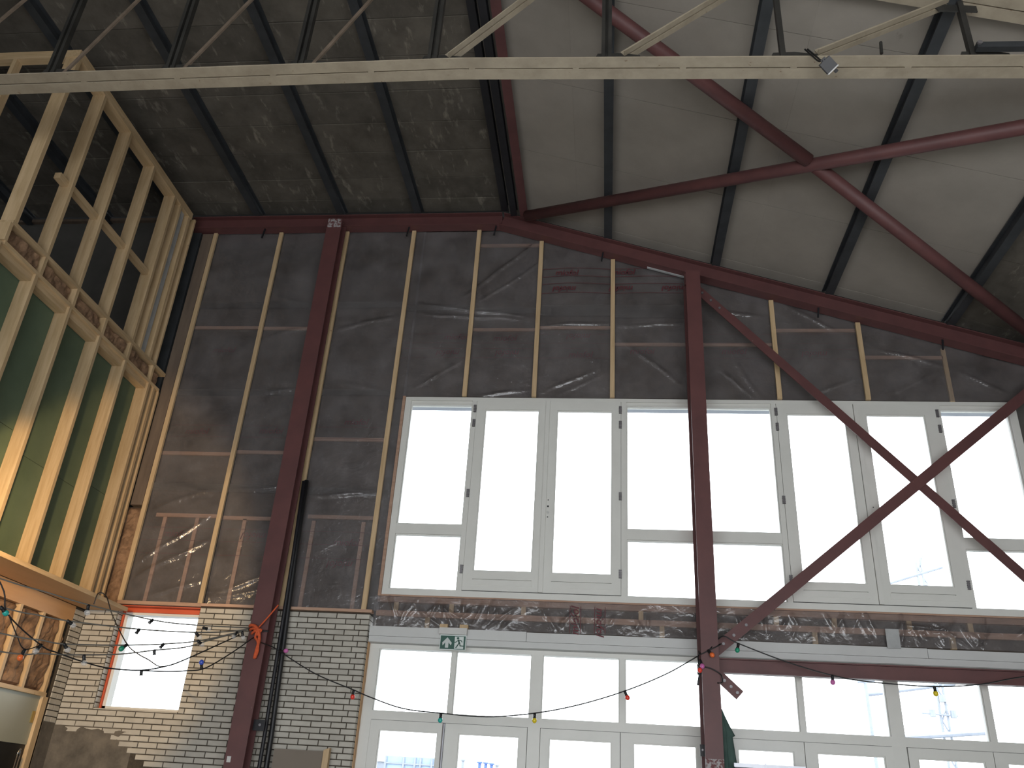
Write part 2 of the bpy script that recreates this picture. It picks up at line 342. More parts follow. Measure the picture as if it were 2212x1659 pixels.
# ------------------------------------------------------------------ gable wall above the brickwork
wb = thing('wall_back', (0, 9.35, 3.46), 'insulated gable wall behind clear plastic film and timber battens', 'wall', kind='structure')
Z0, ZT = 3.46, 8.9
box('wall_core', -9.0, -5.82, 9.26, 9.5, 0, 8.9, 'shade_plaster', wb)
box('wall_plate', -9.0, -5.82, 9.20, 9.26, 8.84, 8.88, 'dark_plywood', wb)
box('wall_core', -5.82, -2.49, 9.32, 9.5, 3.47, 8.9, 'shade_plaster', wb)
MB().add([(-2.49,9.32,6.10),(5.8,9.32,6.10),(5.8,9.32,6.55),(-1.43,9.32,8.9),(-2.49,9.32,8.9),(-2.49,9.5,6.10),(5.8,9.5,6.10),(5.8,9.5,6.55),(-1.43,9.5,8.9),(-2.49,9.5,8.9)],
         [(0,1,2,3,4),(9,8,7,6,5),(0,5,6,1),(1,6,7,2),(2,7,8,3),(3,8,9,4),(4,9,5,0)]).build('wall_core', 'shade_plaster', wb)
box('wall_core', 4.575, 5.8, 9.26, 9.5, 0, 6.10, 'shade_plaster', wb)
box('wall_core', -2.49, 4.575, 9.32, 9.5, 3.36, 3.62, 'shade_plaster', wb)
box('outer_lintel', -2.6, 4.7, 9.5, 9.62, 6.10, 6.5, 'pale_metal', wb)
# insulation batts, one per bay
bays = [-5.46, -4.49, -3.555, -2.626]
for a, c in zip(bays[:-1], bays[1:]): box('insulation_batt', a+.004, c-.004, 9.265, 9.318, 3.47, 8.66, 'insulation', wb)
def top(x): return (8.62 if x < RX else 8.62+SL*(x-RX))
ub = [-2.626, -1.735, -0.89, 0.045, 1.0, 1.98, 2.97, 3.914, 4.9, 5.79]
for a, c in zip(ub[:-1], ub[1:]):
    zb = 6.105
    pts = [(a+.004,9.265,zb if a > -2.6 else 3.47)] 
    poly = [(a+.004, zb), (c-.004, zb), (c-.004, top(c))] + ([(RX, top(RX))] if a < RX < c else []) + [(a+.004, top(a))]
    k = len(poly)
    MB().add([(x,9.265,z) for x,z in poly]+[(x,9.318,z) for x,z in poly], [tuple(range(k)), tuple(range(2*k-1,k-1,-1))]+[(i,i+k,(i+1)%k+k,(i+1)%k) for i in range(k)]).build('insulation_batt', 'insulation', wb)
# noggings and studs behind the film
for x0, x1, z in ((-5.46,-4.5,7.09),(-4.48,-3.7,7.08),(-5.46,-4.5,5.31),(-4.48,-3.6,5.34),(-3.54,-2.65,5.525),(-5.3,-4.5,4.525),(-4.48,-3.6,4.51),(-3.45,-2.65,4.55),(-1.71,-.91,8.36),(.07,.93,6.85),(1.14,1.96,6.85),(2.0,2.95,7.05),(3.0,3.9,6.68),(-1.71,-.91,7.06),(-0.87,.02,7.09)):
    box('nogging', x0, x1, 9.235, 9.262, z-0.022, z+0.022, 'pink_pine', wb)
for x in (-5.18, -4.78, -4.2, -3.37, -2.78): box('inner_stud', x-.022, x+.022, 9.235, 9.262, 3.48, 4.5, 'pink_pine', wb)
box('inner_stud', 3.89, 3.94, 9.235, 9.262, 6.1, 6.8, 'batten_pine', wb)
# battens in front of the film
for x in (-5.435, -4.49, -3.555, -2.626): box('batten', x-.0265, x+.0265, 9.165, 9.198, 3.5, 8.57, 'batten_pine', wb)
for x in (-1.735, -0.89, 0.045, 1.98, 2.97): box('batten', x-.027, x+.027, 9.165, 9.198, 6.09, min(8.57, 8.56+SL*(x+.03-RX) if x > RX else 9), 'batten_pine', wb)
box('batten', 0.945, 0.963, 9.15, 9.195, 6.09, 7.76, 'foam_white', wb)
MB().prism((.48,9.17,7.94),(.94,9.17,7.79), Rprof(.03,.012)).build('sealing_strip', 'foam_white', wb)
box('bottom_plate', -5.46, -4.47, 9.17, 9.26, 3.462, 3.50, 'pink_pine', wb); box('bottom_plate', -4.47, -2.53, 9.17, 9.26, 3.47, 3.50, 'pink_pine', wb)
box('edge_board', -5.62, -5.47, 9.17, 9.26, 4.62, 8.56, 'dark_plywood', wb)
# wall corner: dark steel post and loose wool
tag(box('corner_post', -5.795, -5.64, 9.156, 9.25, 4.62, 8.57, 'dark_steel'), 'blackened steel corner post beside the first wall batten', 'steel post')
def lumpy(name, x0, x1, y0, y1, z0, z1, axis, material, parent, amp=0.02, res=0.05, seed=0):
    """box whose face towards the room is a rough, torn surface. axis 'x' faces +X, 'y' faces -Y"""
    L1 = (y1-y0) if axis == 'x' else (x1-x0); nu = max(2, int(L1/res)); nv = max(2, int((z1-z0)/res)); V = []; F = []
    for j in range(nv+1):
        for i in range(nu+1):
            a, c = i/nu, j/nv; h = noise.fractal(Vector((a*L1*9+seed, c*(z1-z0)*9, seed*1.7)), 1.0, 2.0, 4)*amp
            edge = min(i, nu-i, j, nv-j) == 0
            if edge: h = -amp*1.2
            V.append((x1+h, y0+a*L1, z0+c*(z1-z0)) if axis == 'x' else (x0+a*L1, y0-h, z0+c*(z1-z0)))
    nb = len(V)
    for j in range(nv):
        for i in range(nu):
            q = (j*(nu+1)+i, j*(nu+1)+i+1, (j+1)*(nu+1)+i+1, (j+1)*(nu+1)+i); F.append(q)
    if axis == 'x': V += [(x0,y0,z0),(x0,y1,z0),(x0,y1,z1),(x0,y0,z1)]
    else: V += [(x0,y1,z0),(x1,y1,z0),(x1,y1,z1),(x0,y1,z1)]
    bl = list(range(nu+1)); br = [j*(nu+1)+nu for j in range(nv+1)]; tp = [nv*(nu+1)+i for i in range(nu+1)]; lf = [j*(nu+1) for j in range(nv+1)]
    F += [tuple(reversed(bl))+(nb, nb+1), tuple(reversed(br))+(nb+1, nb+2), tuple(tp)+(nb+2, nb+3), tuple(lf)+(nb+3, nb), (nb, nb+3, nb+2, nb+1)]
    return mk(name, V, F, material, parent)
tag(lumpy('loose_wool', -5.80, -5.468, 9.19, 9.25, 3.42, 4.60, 'y', 'bare_wool', None, .03, .035, 3), 'strip of torn brown mineral wool in the corner under the steel post', 'insulation')

# plastic film with creases
def seg_d(px, pz, a, b_):
    ax, az = a; bx, bz = b_; dx, dz = bx-ax, bz-az; L2 = dx*dx+dz*dz
    t_ = max(0, min(1, ((px-ax)*dx+(pz-az)*dz)/L2)); return math.hypot(px-ax-t_*dx, pz-az-t_*dz), t_
def film(name, inside, x0, x1, z0, z1, y, res, creases, amp, parent, seed=0.0, material='vapour_film'):
    nx = int((x1-x0)/res)+1; nz = int((z1-z0)/res)+1; idx = {}; V = []; F = []
    for j in range(nz+1):
        for i in range(nx+1):
            X, Z = x0+(x1-x0)*i/nx, z0+(z1-z0)*j/nz
            h = noise.fractal(Vector((X*1.3+seed, Z*1.9, seed)), 1.0, 2.0, 3)*amp + abs(noise.noise(Vector((X*3.1, Z*3.7+seed, 4.0))))*amp*0.5
            wob = noise.noise(Vector((X*2.3+seed, Z*2.3, 7.7)))*0.035
            for a, b_, hh, ww in creases:
                if abs(X-(a[0]+b_[0])/2) > abs(a[0]-b_[0])/2+0.2: continue
                d, t_ = seg_d(X, Z+wob, a, b_)
                if d < 4*ww: h += 1.5*hh*math.exp(-(d/(ww*0.85))**2)*math.sin(math.pi*min(max(t_, 0.03), 0.97))**0.5
            idx[i, j] = len(V); V.append((X, y-h, Z))
    for j in range(nz):
        for i in range(nx):
            X, Z = x0+(x1-x0)*(i+.5)/nx, z0+(z1-z0)*(j+.5)/nz
            if inside(X, Z): F.append((idx[i,j], idx[i+1,j], idx[i+1,j+1], idx[i,j+1]))
    used = sorted({i for q in F for i in q}); re = {k: n for n, k in enumerate(used)}
    o = mk(name, [V[k] for k in used], [tuple(re[i] for i in q) for q in F], material, parent, smooth=True)
    return o
C1 = [((-1.85,7.55),(-.95,8.40),.020,.022),((-1.75,7.42),(-.75,8.15),.014,.018),((-2.55,7.45),(-.95,7.22),.018,.025),((-2.5,7.30),(-1.0,7.18),.014,.02),
      ((-.85,7.10),(.0,7.12),.016,.015),((.1,7.1),(.92,7.12),.016,.018),((.1,6.95),(.9,6.25),.014,.02),((-.8,6.15),(-.1,6.5),.014,.02),((-.6,6.12),(.0,6.45),.012,.016),
      ((-1.6,6.12),(-.95,6.2),.016,.02),((-1.4,7.0),(-1.0,6.5),.008,.02),((1.2,7.35),(1.9,7.2),.014,.02),((2.1,7.42),(2.75,7.02),.016,.018),((1.3,6.5),(1.7,6.12),.016,.02),((1.5,6.6),(1.75,6.15),.014,.018),
      ((2.3,6.15),(2.9,6.4),.014,.02),((2.1,6.3),(2.5,6.7),.012,.02),((3.1,6.8),(3.9,6.55),.014,.02),((3.2,6.15),(3.8,6.5),.012,.02),((4.0,6.5),(4.5,6.2),.014,.02),((-2.4,6.2),(-1.8,6.6),.010,.02)]
fu = film('vapour_barrier', lambda X, Z: Z < (8.59 if X < RX else 8.585+SL*(X-RX)), -2.50, 5.75, 6.10, 8.60, 9.215, 0.020, C1, .008, wb, 1.0)
C2 = [((-4.48,4.83),(-3.75,4.90),.022,.02),((-5.35,4.90),(-4.55,4.80),.012,.03),((-5.4,3.9),(-4.6,4.55),.016,.025),((-5.4,3.72),(-4.55,4.25),.018,.03),((-5.2,3.55),(-4.5,3.75),.016,.025),
      ((-4.4,3.6),(-3.75,3.85),.014,.02),((-4.45,3.55),(-3.75,3.68),.014,.02),((-3.5,4.80),(-2.65,4.84),.018,.03),((-4.45,6.10),(-3.8,6.2),.016,.025),((-5.4,6.12),(-4.55,6.08),.010,.03),
      ((-3.5,7.05),(-2.7,7.25),.012,.025),((-4.45,6.9),(-3.8,7.1),.010,.03),((-5.4,4.55),(-4.6,4.9),.010,.03),((-3.4,6.3),(-2.7,6.15),.010,.03),((-4.4,7.55),(-3.9,7.4),.010,.03)]
fl = film('vapour_barrier', lambda X, Z: True, -5.46, -2.47, 3.50, 8.59, 9.215, 0.022, C2, .008, wb, 5.0)
for x0, x1, z, h in ((-5.41,-4.52,7.42,.10),(-4.46,-3.72,7.42,.11),(-3.53,-2.65,7.41,.09),(-2.60,-1.76,7.36,.08),(-1.71,-.92,7.32,.08),(-.87,.02,7.32,.16),(.07,.94,7.30,.18),(-5.41,-4.52,6.12,.09),(-4.46,-3.72,6.13,.08),(-3.53,-2.65,6.14,.08),(-5.41,-4.52,4.86,.10),(-4.46,-3.72,4.86,.10),(-3.53,-2.65,4.85,.09)):
    film('film_overlap', lambda X, Z: True, x0, x1, z-h/2, z+h/2, 9.199, 0.05, [], .006, wb, x0*3, 'film_overlap')

# print on the film
def text_mesh(s, size, shear=0.25):
    c = bpy.data.curves.new('print', 'FONT'); c.body = s; c.size = size; c.shear = shear; c.align_x = 'CENTER'; c.align_y = 'CENTER'; c.offset = 0.0015; c.resolution_u = 2
    o = bpy.data.objects.new('print_tmp', c); COL.objects.link(o)
    bpy.context.view_layer.update()
    me = bpy.data.meshes.new_from_object(o.evaluated_get(bpy.context.evaluated_depsgraph_get()))
    bpy.data.objects.remove(o); bpy.data.curves.remove(c)
    me.materials.clear(); me.materials.append(MATS['print_red']); return me
TXT = text_mesh('miofol', 0.115)
def printed(x, z, ang, parent, y=9.188, sc=1.0, me=None):
    o = put('printed_word', me or TXT, (x, y, z), parent)
    o.rotation_euler = (Matrix.Rotation(-ang, 3, 'Y') @ Matrix.Rotation(math.pi/2, 3, 'X')).to_euler(); o.scale = (sc, sc, sc)
for x in (-.55, .17, .83): 
    if x < .8: printed(x, 7.885, 0, fu)
    printed(x-.015, 7.64, math.pi, fu)
for x, z, a in ((-1.93,6.95,0),(-1.30,6.93,0),(-.37,6.96,math.pi),(-2.0,6.72,math.pi),(-1.25,6.72,math.pi),(-.35,6.70,0),(.4,6.75,0),(2.45,6.72,math.pi),(1.5,6.75,0)): printed(x, z, a, fu, 9.231)
for x, z, a in ((-5.05,5.6,0),(-4.1,5.62,0),(-3.05,5.75,0),(-5.0,4.3,0),(-4.05,4.3,math.pi),(-2.95,4.25,0),(-2.98,4.0,math.pi),(-4.95,6.75,0)): printed(x, z, a, fl, 9.231)
def rule(pts, parent, wd=.006, y=9.188):
    V = []; F = []
    for x, z in pts: V += [(x, y, z-wd/2), (x, y, z+wd/2)]
    for i in range(len(pts)-1): F.append((2*i, 2*i+2, 2*i+3, 2*i+1))
    mk('printed_line', V, F, 'print_red', parent)
for z in (7.945, 7.825, 7.715, 7.575):
    rule([(-.86, z-.01), (-.55, z+.012), (-.3, z+.008), (.02, z-.012)], fu); rule([(.07, z-.01), (.5, z), (.93, z-.012)], fu)
for z in (6.99, 6.86, 6.78, 6.65):
    for a, c in ((-2.58,-1.77),(-1.7,-.92),(-.86,.01),(1.16,1.94),(2.02,2.93)): rule([(a, z), ((a+c)/2, z+.006), (c, z)], fu, .004, 9.231)
for z in (5.68, 5.53, 4.37, 4.22, 4.06):
    for a, c in ((-5.4,-4.52),(-4.46,-3.78),(-3.52,-2.66)): rule([(a, z), ((a+c)/2, z+.006), (c, z)], fl, .004, 9.231)

# spandrel strip between the two window rows
sp = thing('spandrel', (1.0, 9.26, 3.34), 'timber strip under crumpled clear plastic between the two rows of windows', 'wall strip', kind='structure')
box('top_rail', -2.5, 4.6, 9.235, 9.30, 3.605, 3.678, 'pink_pine', sp)
box('middle_rail', -2.5, 4.6, 9.235, 9.30, 3.455, 3.515, 'pink_pine', sp)
for k in range(11):
    x = -2.3+k*.66+random.uniform(-.08,.08); box('block', x, x+.05, 9.24, 9.30, 3.515, 3.605, 'batten_pine', sp)
for x in (-1.95, .55, 2.1, 3.45): box('block', x, x+.05, 9.24, 9.30, 3.34, 3.455, 'batten_pine', sp)
box('insulation_batt', -2.5, 4.6, 9.285, 9.318, 3.335, 3.60, 'insulation', sp)
random.seed(21); C3 = []
for k in range(70):
    x = random.uniform(-2.4, 4.5); z = random.uniform(3.36, 3.5); C3.append(((x, z), (x+random.uniform(-.10,.14), z+random.uniform(.06,.22)), random.uniform(.012,.03), random.uniform(.010,.02)))
C3 += [((-2.1,3.6),(-1.78,3.36),.02,.016),((-1.8,3.58),(-1.5,3.38),.018,.016),((-1.32,3.62),(-1.42,3.38),.03,.016),((-.95,3.6),(-1.25,3.36),.025,.018),((3.0,3.55),(2.95,3.36),.03,.02),((2.95,3.56),(3.4,3.5),.025,.02),((3.3,3.58),(3.6,3.37),.025,.016)]
fs = film('vapour_barrier', lambda X, Z: True, -2.52, 4.6, 3.337, 3.665, 9.205, 0.013, C3, .012, sp, 9.0)
for x in (-.388, -.275, -.128, -.018): rule([(x, 3.34), (x+.0005, 3.62)], fs) if False else mk('printed_line', [(x-.003,9.183,3.34),(x+.003,9.183,3.34),(x+.003,9.183,3.62),(x-.003,9.183,3.62)], [(0,1,2,3)], 'print_red', fs)
printed(-.331, 3.465, math.pi/2, fs, 9.182, 1.0); printed(-.073, 3.465, -math.pi/2, fs, 9.182, 1.0)
box('folded_card', 2.80, 2.93, 9.15, 9.16, 3.31, 3.50, 'foam_white', sp)

# ------------------------------------------------------------------ brick walls
COURSE, BL = 0.0583, 0.2135
def brick_mesh(L_, H, D, mt='brick_white', key={}):
    k = (round(L_,3), round(H,4), round(D,3), mt)
    if k not in key:
        e = .003; a, h = L_/2, H
        V = [(-a+e,0,e),(a-e,0,e),(a-e,0,h-e),(-a+e,0,h-e),(-a,e,0),(a,e,0),(a,e,h),(-a,e,h),(-a,D,0),(a,D,0),(a,D,h),(-a,D,h)]
        F = [(0,1,2,3),(4,5,1,0),(5,6,2,1),(6,7,3,2),(7,4,0,3),(8,9,5,4),(9,10,6,5),(10,11,7,6),(11,8,4,7)]
        me = bpy.data.meshes.new('brick'); me.from_pydata(V, [], F); me.materials.append(MATS[mt]); key[k] = me
    return key[k]
bwl = thing('wall_back_brick', (-4.7, 9.3, 0), 'pale brick wall around the small red framed window', 'wall', kind='structure')
bwr = thing('wall_back_pier', (-3.05, 9.3, 0), 'pale brick pier between the steel column and the glazed doors', 'wall', kind='structure')
WX0, WX1, WZ0, WZ1 = -5.436, -4.487, 2.36, 3.455
box('mortar', -5.82, WX0, 9.209, 9.5, 0, 3.465, 'mortar_dark', bwl); box('mortar', WX1, -3.66, 9.209, 9.5, 0, 3.465, 'mortar_dark', bwl)
box('mortar', WX0, WX1, 9.209, 9.5, 0, WZ0, 'mortar_dark', bwl)
box('mortar', -3.66, -2.556, 9.209, 9.5, 0, 3.465, 'mortar_dark', bwr)
ZTOP = 3.462
def patch_limit(z): return -5.82 + max(0, (2.21-z))*1.95 + (0.27 if z < 2.12 else 0)
def lay(parent, xa, xb_, off, holes, z, right_end):
    j0 = right_end - off
    xs = [xb_]; x = j0
    while x > xa+.02: 
        if x < xb_-.02: xs.append(x)
        x -= BL
    xs.append(xa)
    for x1, x0 in zip(xs[:-1], xs[1:]):
        for a, c in holes(x0, x1, z):
            L_ = c-a-.010
            if L_ < .03: continue
            put('brick', brick_mesh(L_, COURSE-.0095, .02), ((a+c)/2, 9.2+random.uniform(-.0012,.0012), z), parent)
def holes_l(x0, x1, z):
    segs = [(x0, x1)]
    if z+COURSE*.6 > WZ0 and z < WZ1:
        segs = []
        if x0 < WX0-.01: segs.append((x0, min(x1, WX0)))
        if x1 > WX1+.01: segs.append((max(x0, WX1), x1))
    lim = patch_limit(z)
    return [(a, c) for a, c in segs if (a+c)/2 > lim]
random.seed(5)
for k in range(31):
    z = ZTOP - (k+1)*COURSE
    odd = k % 2 == 0
    rend = -2.708 if odd else -2.708+.058
    # pier
    if odd: xs_off = 0
    if odd: lay(bwr, -3.66, -2.553, 0, lambda a, c, zz: [(a, c)], z, -2.708)
    else:
        lay(bwr, -3.66, -2.815, 0, lambda a, c, zz: [(a, c)], z, -2.815)
        for a, c in ((-2.815, -2.652), (-2.652, -2.553)): put('brick', brick_mesh(c-a-.010, COURSE-.0095, .02), ((a+c)/2, 9.2, z), bwr)
    lay(bwl, -5.815, -3.66, 0, holes_l, z, (-2.708 if odd else -2.708-BL/2))
# white side bricks: pier reveal, window reveal
def side_bricks(parent, x, y0, y1, z0, z1, facing, alt=True, material='brick_white'):
    n = int(round((z1-z0)/COURSE))
    for k in range(n):
        z = z1-(k+1)*COURSE
        parts = [(y0, y1)] if not alt or k % 2 == 0 else [(y0, (y0+y1)/2), ((y0+y1)/2, y1)]
        for a, c in parts:
            o = put('brick', brick_mesh(c-a-.009, COURSE-.0095, .02, material), (x, (a+c)/2, z), parent)
            o.rotation_euler = (0, 0, math.pi/2 if facing > 0 else -math.pi/2)
side_bricks(bwr, -2.552, 9.205, 9.36, 3.462-31*COURSE, 3.462, 1, False, 'brick_white')
side_bricks(bwl, WX0+.004, 9.205, 9.305, WZ0-.01, 3.42, 1, False, 'brick_white')
lumpy('cement_patch', -5.815, -4.9, 9.2, 9.21, 1.5, 2.21, 'y', 'cement_patch', bwl, .003, .06, 2)

# ------------------------------------------------------------------ small red framed window
w3 = thing('window_3', (-4.96, 9.38, 2.36), 'small square window with red surround in the brick wall', 'window', kind='structure')
MB().box(WX0, WX1, 9.31, 9.335, 3.40, 3.455).box(WX0, WX0+.02, 9.31, 9.335, 2.36, 3.40).box(WX1-.012, WX1, 9.31, 9.335, 2.36, 3.40).box(WX0, WX1, 9.21, 9.31, 3.446, 3.456).build('red_surround', 'red_frame', w3)
MB().box(WX0+.02, WX1, 9.335, 9.46, 3.375, 3.40).box(WX0+.02, WX0+.055, 9.335, 9.46, 2.36, 3.375).box(WX1-.03, WX1, 9.335, 9.46, 2.36, 3.375).box(WX0+.02, WX1, 9.335, 9.46, 2.36, 2.40).build('window_frame', 'window_paint', w3)
box('window_sill', WX0+.004, WX1-.004, 9.203, 9.335, 2.352, 2.366, 'brick_white', w3)
box('pane', WX0+.055, WX1-.03, 9.44, 9.446, 2.40, 3.375, 'window_glass', w3)

# ------------------------------------------------------------------ upper window row
w1 = thing('window_1', (1.05, 9.25, 3.68), 'upper row of off white windows with two pairs of glazed doors', 'window', kind='structure')
WP = 'window_paint'
def R(name, x0, x1, z0, z1, y0=9.2, y1=9.31, parent=w1, m_=WP): return box(name, x0, x1, y0, y1, z0, z1, m_, parent)
R('frame_top', -2.457, 4.56, 6.04, 6.085); R('frame_bottom', -2.457, 4.56, 3.68, 3.745)
R('frame_stile', -2.457, -2.385, 3.745, 6.04); R('frame_stile', 4.475, 4.56, 3.745, 6.04)
for a, c in ((-1.63,-1.575),(.151,.212),(1.875,1.93),(3.70,3.743)): R('mullion', a, c, 3.745, 6.04)
for a, c in ((-2.385,-1.63),(.212,1.875),(3.743,4.475)):
    R('transom', a, c, 4.37, 4.487, 9.205); R('head_bead', a, c, 6.0, 6.04, 9.22); R('pane', a, c, 4.487, 6.0, 9.262, 9.27, w1, 'window_glass'); R('pane', a, c, 3.745, 4.37, 9.262, 9.27, w1, 'window_glass')
    for z0, z1 in ((4.487,6.0),(3.745,4.37)):
        MB().box(a, a+.012, 9.225, 9.262, z0, z1).box(c-.012, c, 9.225, 9.262, z0, z1).box(a+.012, c-.012, 9.225, 9.262, z0, z0+.012).box(a+.012, c-.012, 9.225, 9.262, z1-.012, z1).build('glazing_bead', WP, w1)
for x in (-1.575, -.737, .151, 1.93, 2.79, 3.70): box('gap_backing', x-.02, x+.02, 9.249, 9.275, 3.745, 6.04, 'recess_shade', w1)  # dark strips added behind the leaf gaps to block leaking daylight
for a, c in ((-1.575,.151),(1.93,3.70)): box('gap_backing', a, c, 9.249, 9.275, 6.028, 6.042, 'recess_shade', w1)
def hinge(x, z, parent):
    mb = MB(); mb.box(x-.012, x+.012, 9.178, 9.195, z-.045, z+.045)
    for k in range(5): mb.box(x-.016, x+.016, 9.172, 9.195, z-.045+k*.02, z-.035+k*.02)
    mb.build('hinge', 'bolt_steel', parent)
def leaf(x0, x1, z0, z1, g, y0, parent, hx=None, hz=(), groove=True, y1=None):
    """glazed door leaf: sash with opening g=(x0,x1,z0,z1)"""
    y1 = y1 or y0+.055; gx0, gx1, gz0, gz1 = g
    mb = MB().box(x0+.003, gx0, y0, y1, z0, z1).box(gx1, x1-.003, y0, y1, z0, z1).box(gx0, gx1, y0, y1, gz1, z1)
    if groove: mb.box(gx0, gx1, y0, y1, z0, z0+.118).box(gx0, gx1, y0, y1, z0+.127, gz0).box(gx0, gx1, y0+.022, y1, z0+.118, z0+.127)
    else: mb.box(gx0, gx1, y0, y1, z0, gz0)
    o = mb.build('door_leaf', WP, parent)
    MB().box(gx0, gx0+.012, y0+.012, y1-.02, gz0, gz1).box(gx1-.012, gx1, y0+.012, y1-.02, gz0, gz1).box(gx0+.012, gx1-.012, y0+.012, y1-.02, gz0, gz0+.012).box(gx0+.012, gx1-.012, y0+.012, y1-.02, gz1-.012, gz1).build('glazing_bead', WP, o)
    box('pane', gx0, gx1, y1-.02, y1-.013, gz0, gz1, 'window_glass', o)
    if groove: MB().box(gx0-.01, gx1+.01, y0-.004, y0+.002, z0+.055, z0+.117).build('rail_moulding', WP, o)
    if hx is not None:
        for z in hz: hinge(hx, z, o)
    return o
HZ = (5.93, 5.74, 4.86, 3.98)
YD = 9.192
leaf(-1.575, -.737, 3.752, 6.036, (-1.466,-.816,3.967,5.926), YD, w1, -1.592, HZ)
l2 = leaf(-.737, .151, 3.752, 6.036, (-.603,.048,3.966,5.92), YD, w1, .14, HZ)
leaf(1.93, 2.79, 3.752, 6.036, (2.043,2.695,3.956,5.912), YD, w1, 1.925, HZ)
l4 = leaf(2.79, 3.70, 3.752, 6.036, (2.92,3.562,3.956,5.912), YD, w1, 3.70, HZ)
box('cover_strip', -.738, -.690, 9.172, YD, 3.752, 6.036, WP, l2); box('cover_strip', 2.79, 2.836, 9.172, YD, 3.752, 6.036, WP, l4)
for lf, x in ((l2, -.668), (l4, 2.862)):
    for z, rr in ((4.80, .007), (4.725, .011), (4.60, .007)):
        MB().tube([(x, 9.188, z), (x, 9.196, z)], rr, 8).build('lock_hole', 'recess_shade', lf)
    MB().tube([(x, 9.187, 4.655), (x, 9.196, 4.655)], .016, 10).build('lock_cylinder', 'white_plastic', lf)
box('sill_lining', -2.459, 4.56, 9.20, 9.30, 3.662, 3.679, 'pink_pine', w1)
box('timber_lining', -2.492, -2.459, 9.18, 9.30, 3.66, 6.09, 'pink_pine', w1)
box('gap_shade_line', -1.574, .15, 9.205, 9.25, 3.743, 3.754, 'recess_shade', w1); box('gap_shade_line', 1.931, 3.699, 9.205, 9.25, 3.743, 3.754, 'recess_shade', w1)  # dark strips that paint the shade in the gap under the leaves

# ------------------------------------------------------------------ lower window row (set 13 cm further out)
K = 9.33/9.2
def kx(x): return x*K
def kz(z): return 1.6+(z-1.6)*K
w2 = thing('window_2', (1.05, 9.4, 0), 'lower row of off white glazed doors under a band of windows', 'window', kind='structure')
def R2(name, x0, x1, z0, z1, y0=9.33, y1=9.43, m_=WP, parent=None): return box(name, kx(x0), kx(x1), y0, y1, kz(z0), kz(z1), m_, parent or w2)
R2('frame_top', -2.511, 4.6, 3.103, 3.26); R2('transom', -2.40, 4.49, 2.398, 2.487); 
R2('frame_stile', -2.511, -2.40, 0.0, 3.103); R2('frame_stile', 4.49, 4.6, 0.0, 3.103)
R2('mullion', -1.616, -1.568, 2.487, 3.103); R2('mullion', .133, .19, 2.487, 3.103); R2('mullion', 1.89, 1.943, 2.487, 3.103); R2('mullion', 3.648, 3.71, 2.487, 3.103)
for a, c in ((-.774,-.657),(.985,1.10),(2.739,2.863)):
    R2('post', a, c, 2.487, 3.103); R2('post', a-.008, c, 0.0, 2.398)
pn = [-2.40,-1.616,-1.568,-.774,-.657,.133,.19,.985,1.10,1.89,1.943,2.739,2.863,3.648,3.71,4.49]
for a, c in zip(pn[::2], pn[1::2]):
    R2('pane', a, c, 2.487, 3.103, 9.39, 9.397, 'window_glass')
    MB().box(kx(a), kx(a)+.01, 9.35, 9.39, kz(2.487), kz(3.103)).box(kx(c)-.01, kx(c), 9.35, 9.39, kz(2.487), kz(3.103)).build('glazing_bead', WP, w2)
def leaf2(x0, x1, g0, g1):
    return leaf(kx(x0), kx(x1), .03, kz(2.394), (kx(g0), kx(g1), .35, kz(2.306)), 9.322, w2, None, (), False)
leaf2(-2.40,-1.645,-2.30,-1.692); lb2 = leaf2(-1.625,-.784,-1.48,-.864); leaf2(-.655,.141,-.565,.055); leaf2(.141,.98,.267,.884)
leaf2(1.10,1.91,1.276,1.808); leaf2(1.91,2.735,2.023,2.654); leaf2(2.868,3.645,2.953,3.56); leaf2(3.645,4.485,3.76,4.37)
for x in (-2.40,-1.635,-.784,-.655,.141,.982,1.10,1.91,2.737,2.868,3.645,4.487): box('gap_backing', kx(x)-.022, kx(x)+.022, 9.379, 9.40, .0, kz(2.398), 'recess_shade', w2)  # dark backing added behind the lower leaf gaps against leaking daylight
MB().tube([(kx(-1.635), 9.31, .1), (kx(-1.635), 9.31, kz(2.39))], .014, 8).build('closing_rod', 'aluminium', w2)
box('foam_seal', -2.552, -2.543, 9.26, 9.34, 0.0, 3.2, 'shelf_board', w2)
box('gap_shade_line', kx(-2.4), kx(4.49), 9.335, 9.36, kz(2.392), kz(2.399), 'recess_shade', w2)  # dark strip painting the gap shade between transom and lower leaves
tr_ = thing('trim_1', (1.05, 9.25, 3.18), 'grey white painted boards along the top of the lower windows', 'trim', kind='structure')
for a, c, z1 in ((-2.535,-.842,3.334),(-.838,3.19,3.328),(3.194,4.62,3.322)): box('trim_board', a, c, 9.192, 9.33, 3.233, z1, 'trim_paint', tr_)
box('trim_board', -2.535, 4.62, 9.202, 9.33, 3.17, 3.231, 'trim_paint', tr_)

# ------------------------------------------------------------------ steel columns and braces
def column(x, w_, y0, y1, z1, label, tf=.014):
    t_ = thing('steel_column', (x, (y0+y1)/2, 0), label, 'steel column', 'red columns along the gable wall')
    h = y1-y0
    prof = [(a, b_-h/2) for a, b_ in Iprof(w_, h, tf, .012)]
    MB().prism((x, (y0+y1)/2, 0.0), (x, (y0+y1)/2, z1), prof, (0, 1, 0)).build('shaft', 'red_oxide_steel', t_)
    box('base_plate', x-w_/2-.05, x+w_/2+.05, y0-.05, min(y1+.05, 9.18), 0, .02, 'red_oxide_steel', t_)
    return t_
c1 = column(-3.65, .20, 8.90, 9.09, 8.58, 'red oxide steel column in front of the brick wall with orange rope tied round it')
c2 = column(1.0, .168, 8.74, 9.10, 7.60, 'red oxide steel column in front of the window rows carrying the cross braces')
column(5.35, .168, 8.74, 9.10, 6.35, 'red oxide steel column next to the side wall under the low eave')
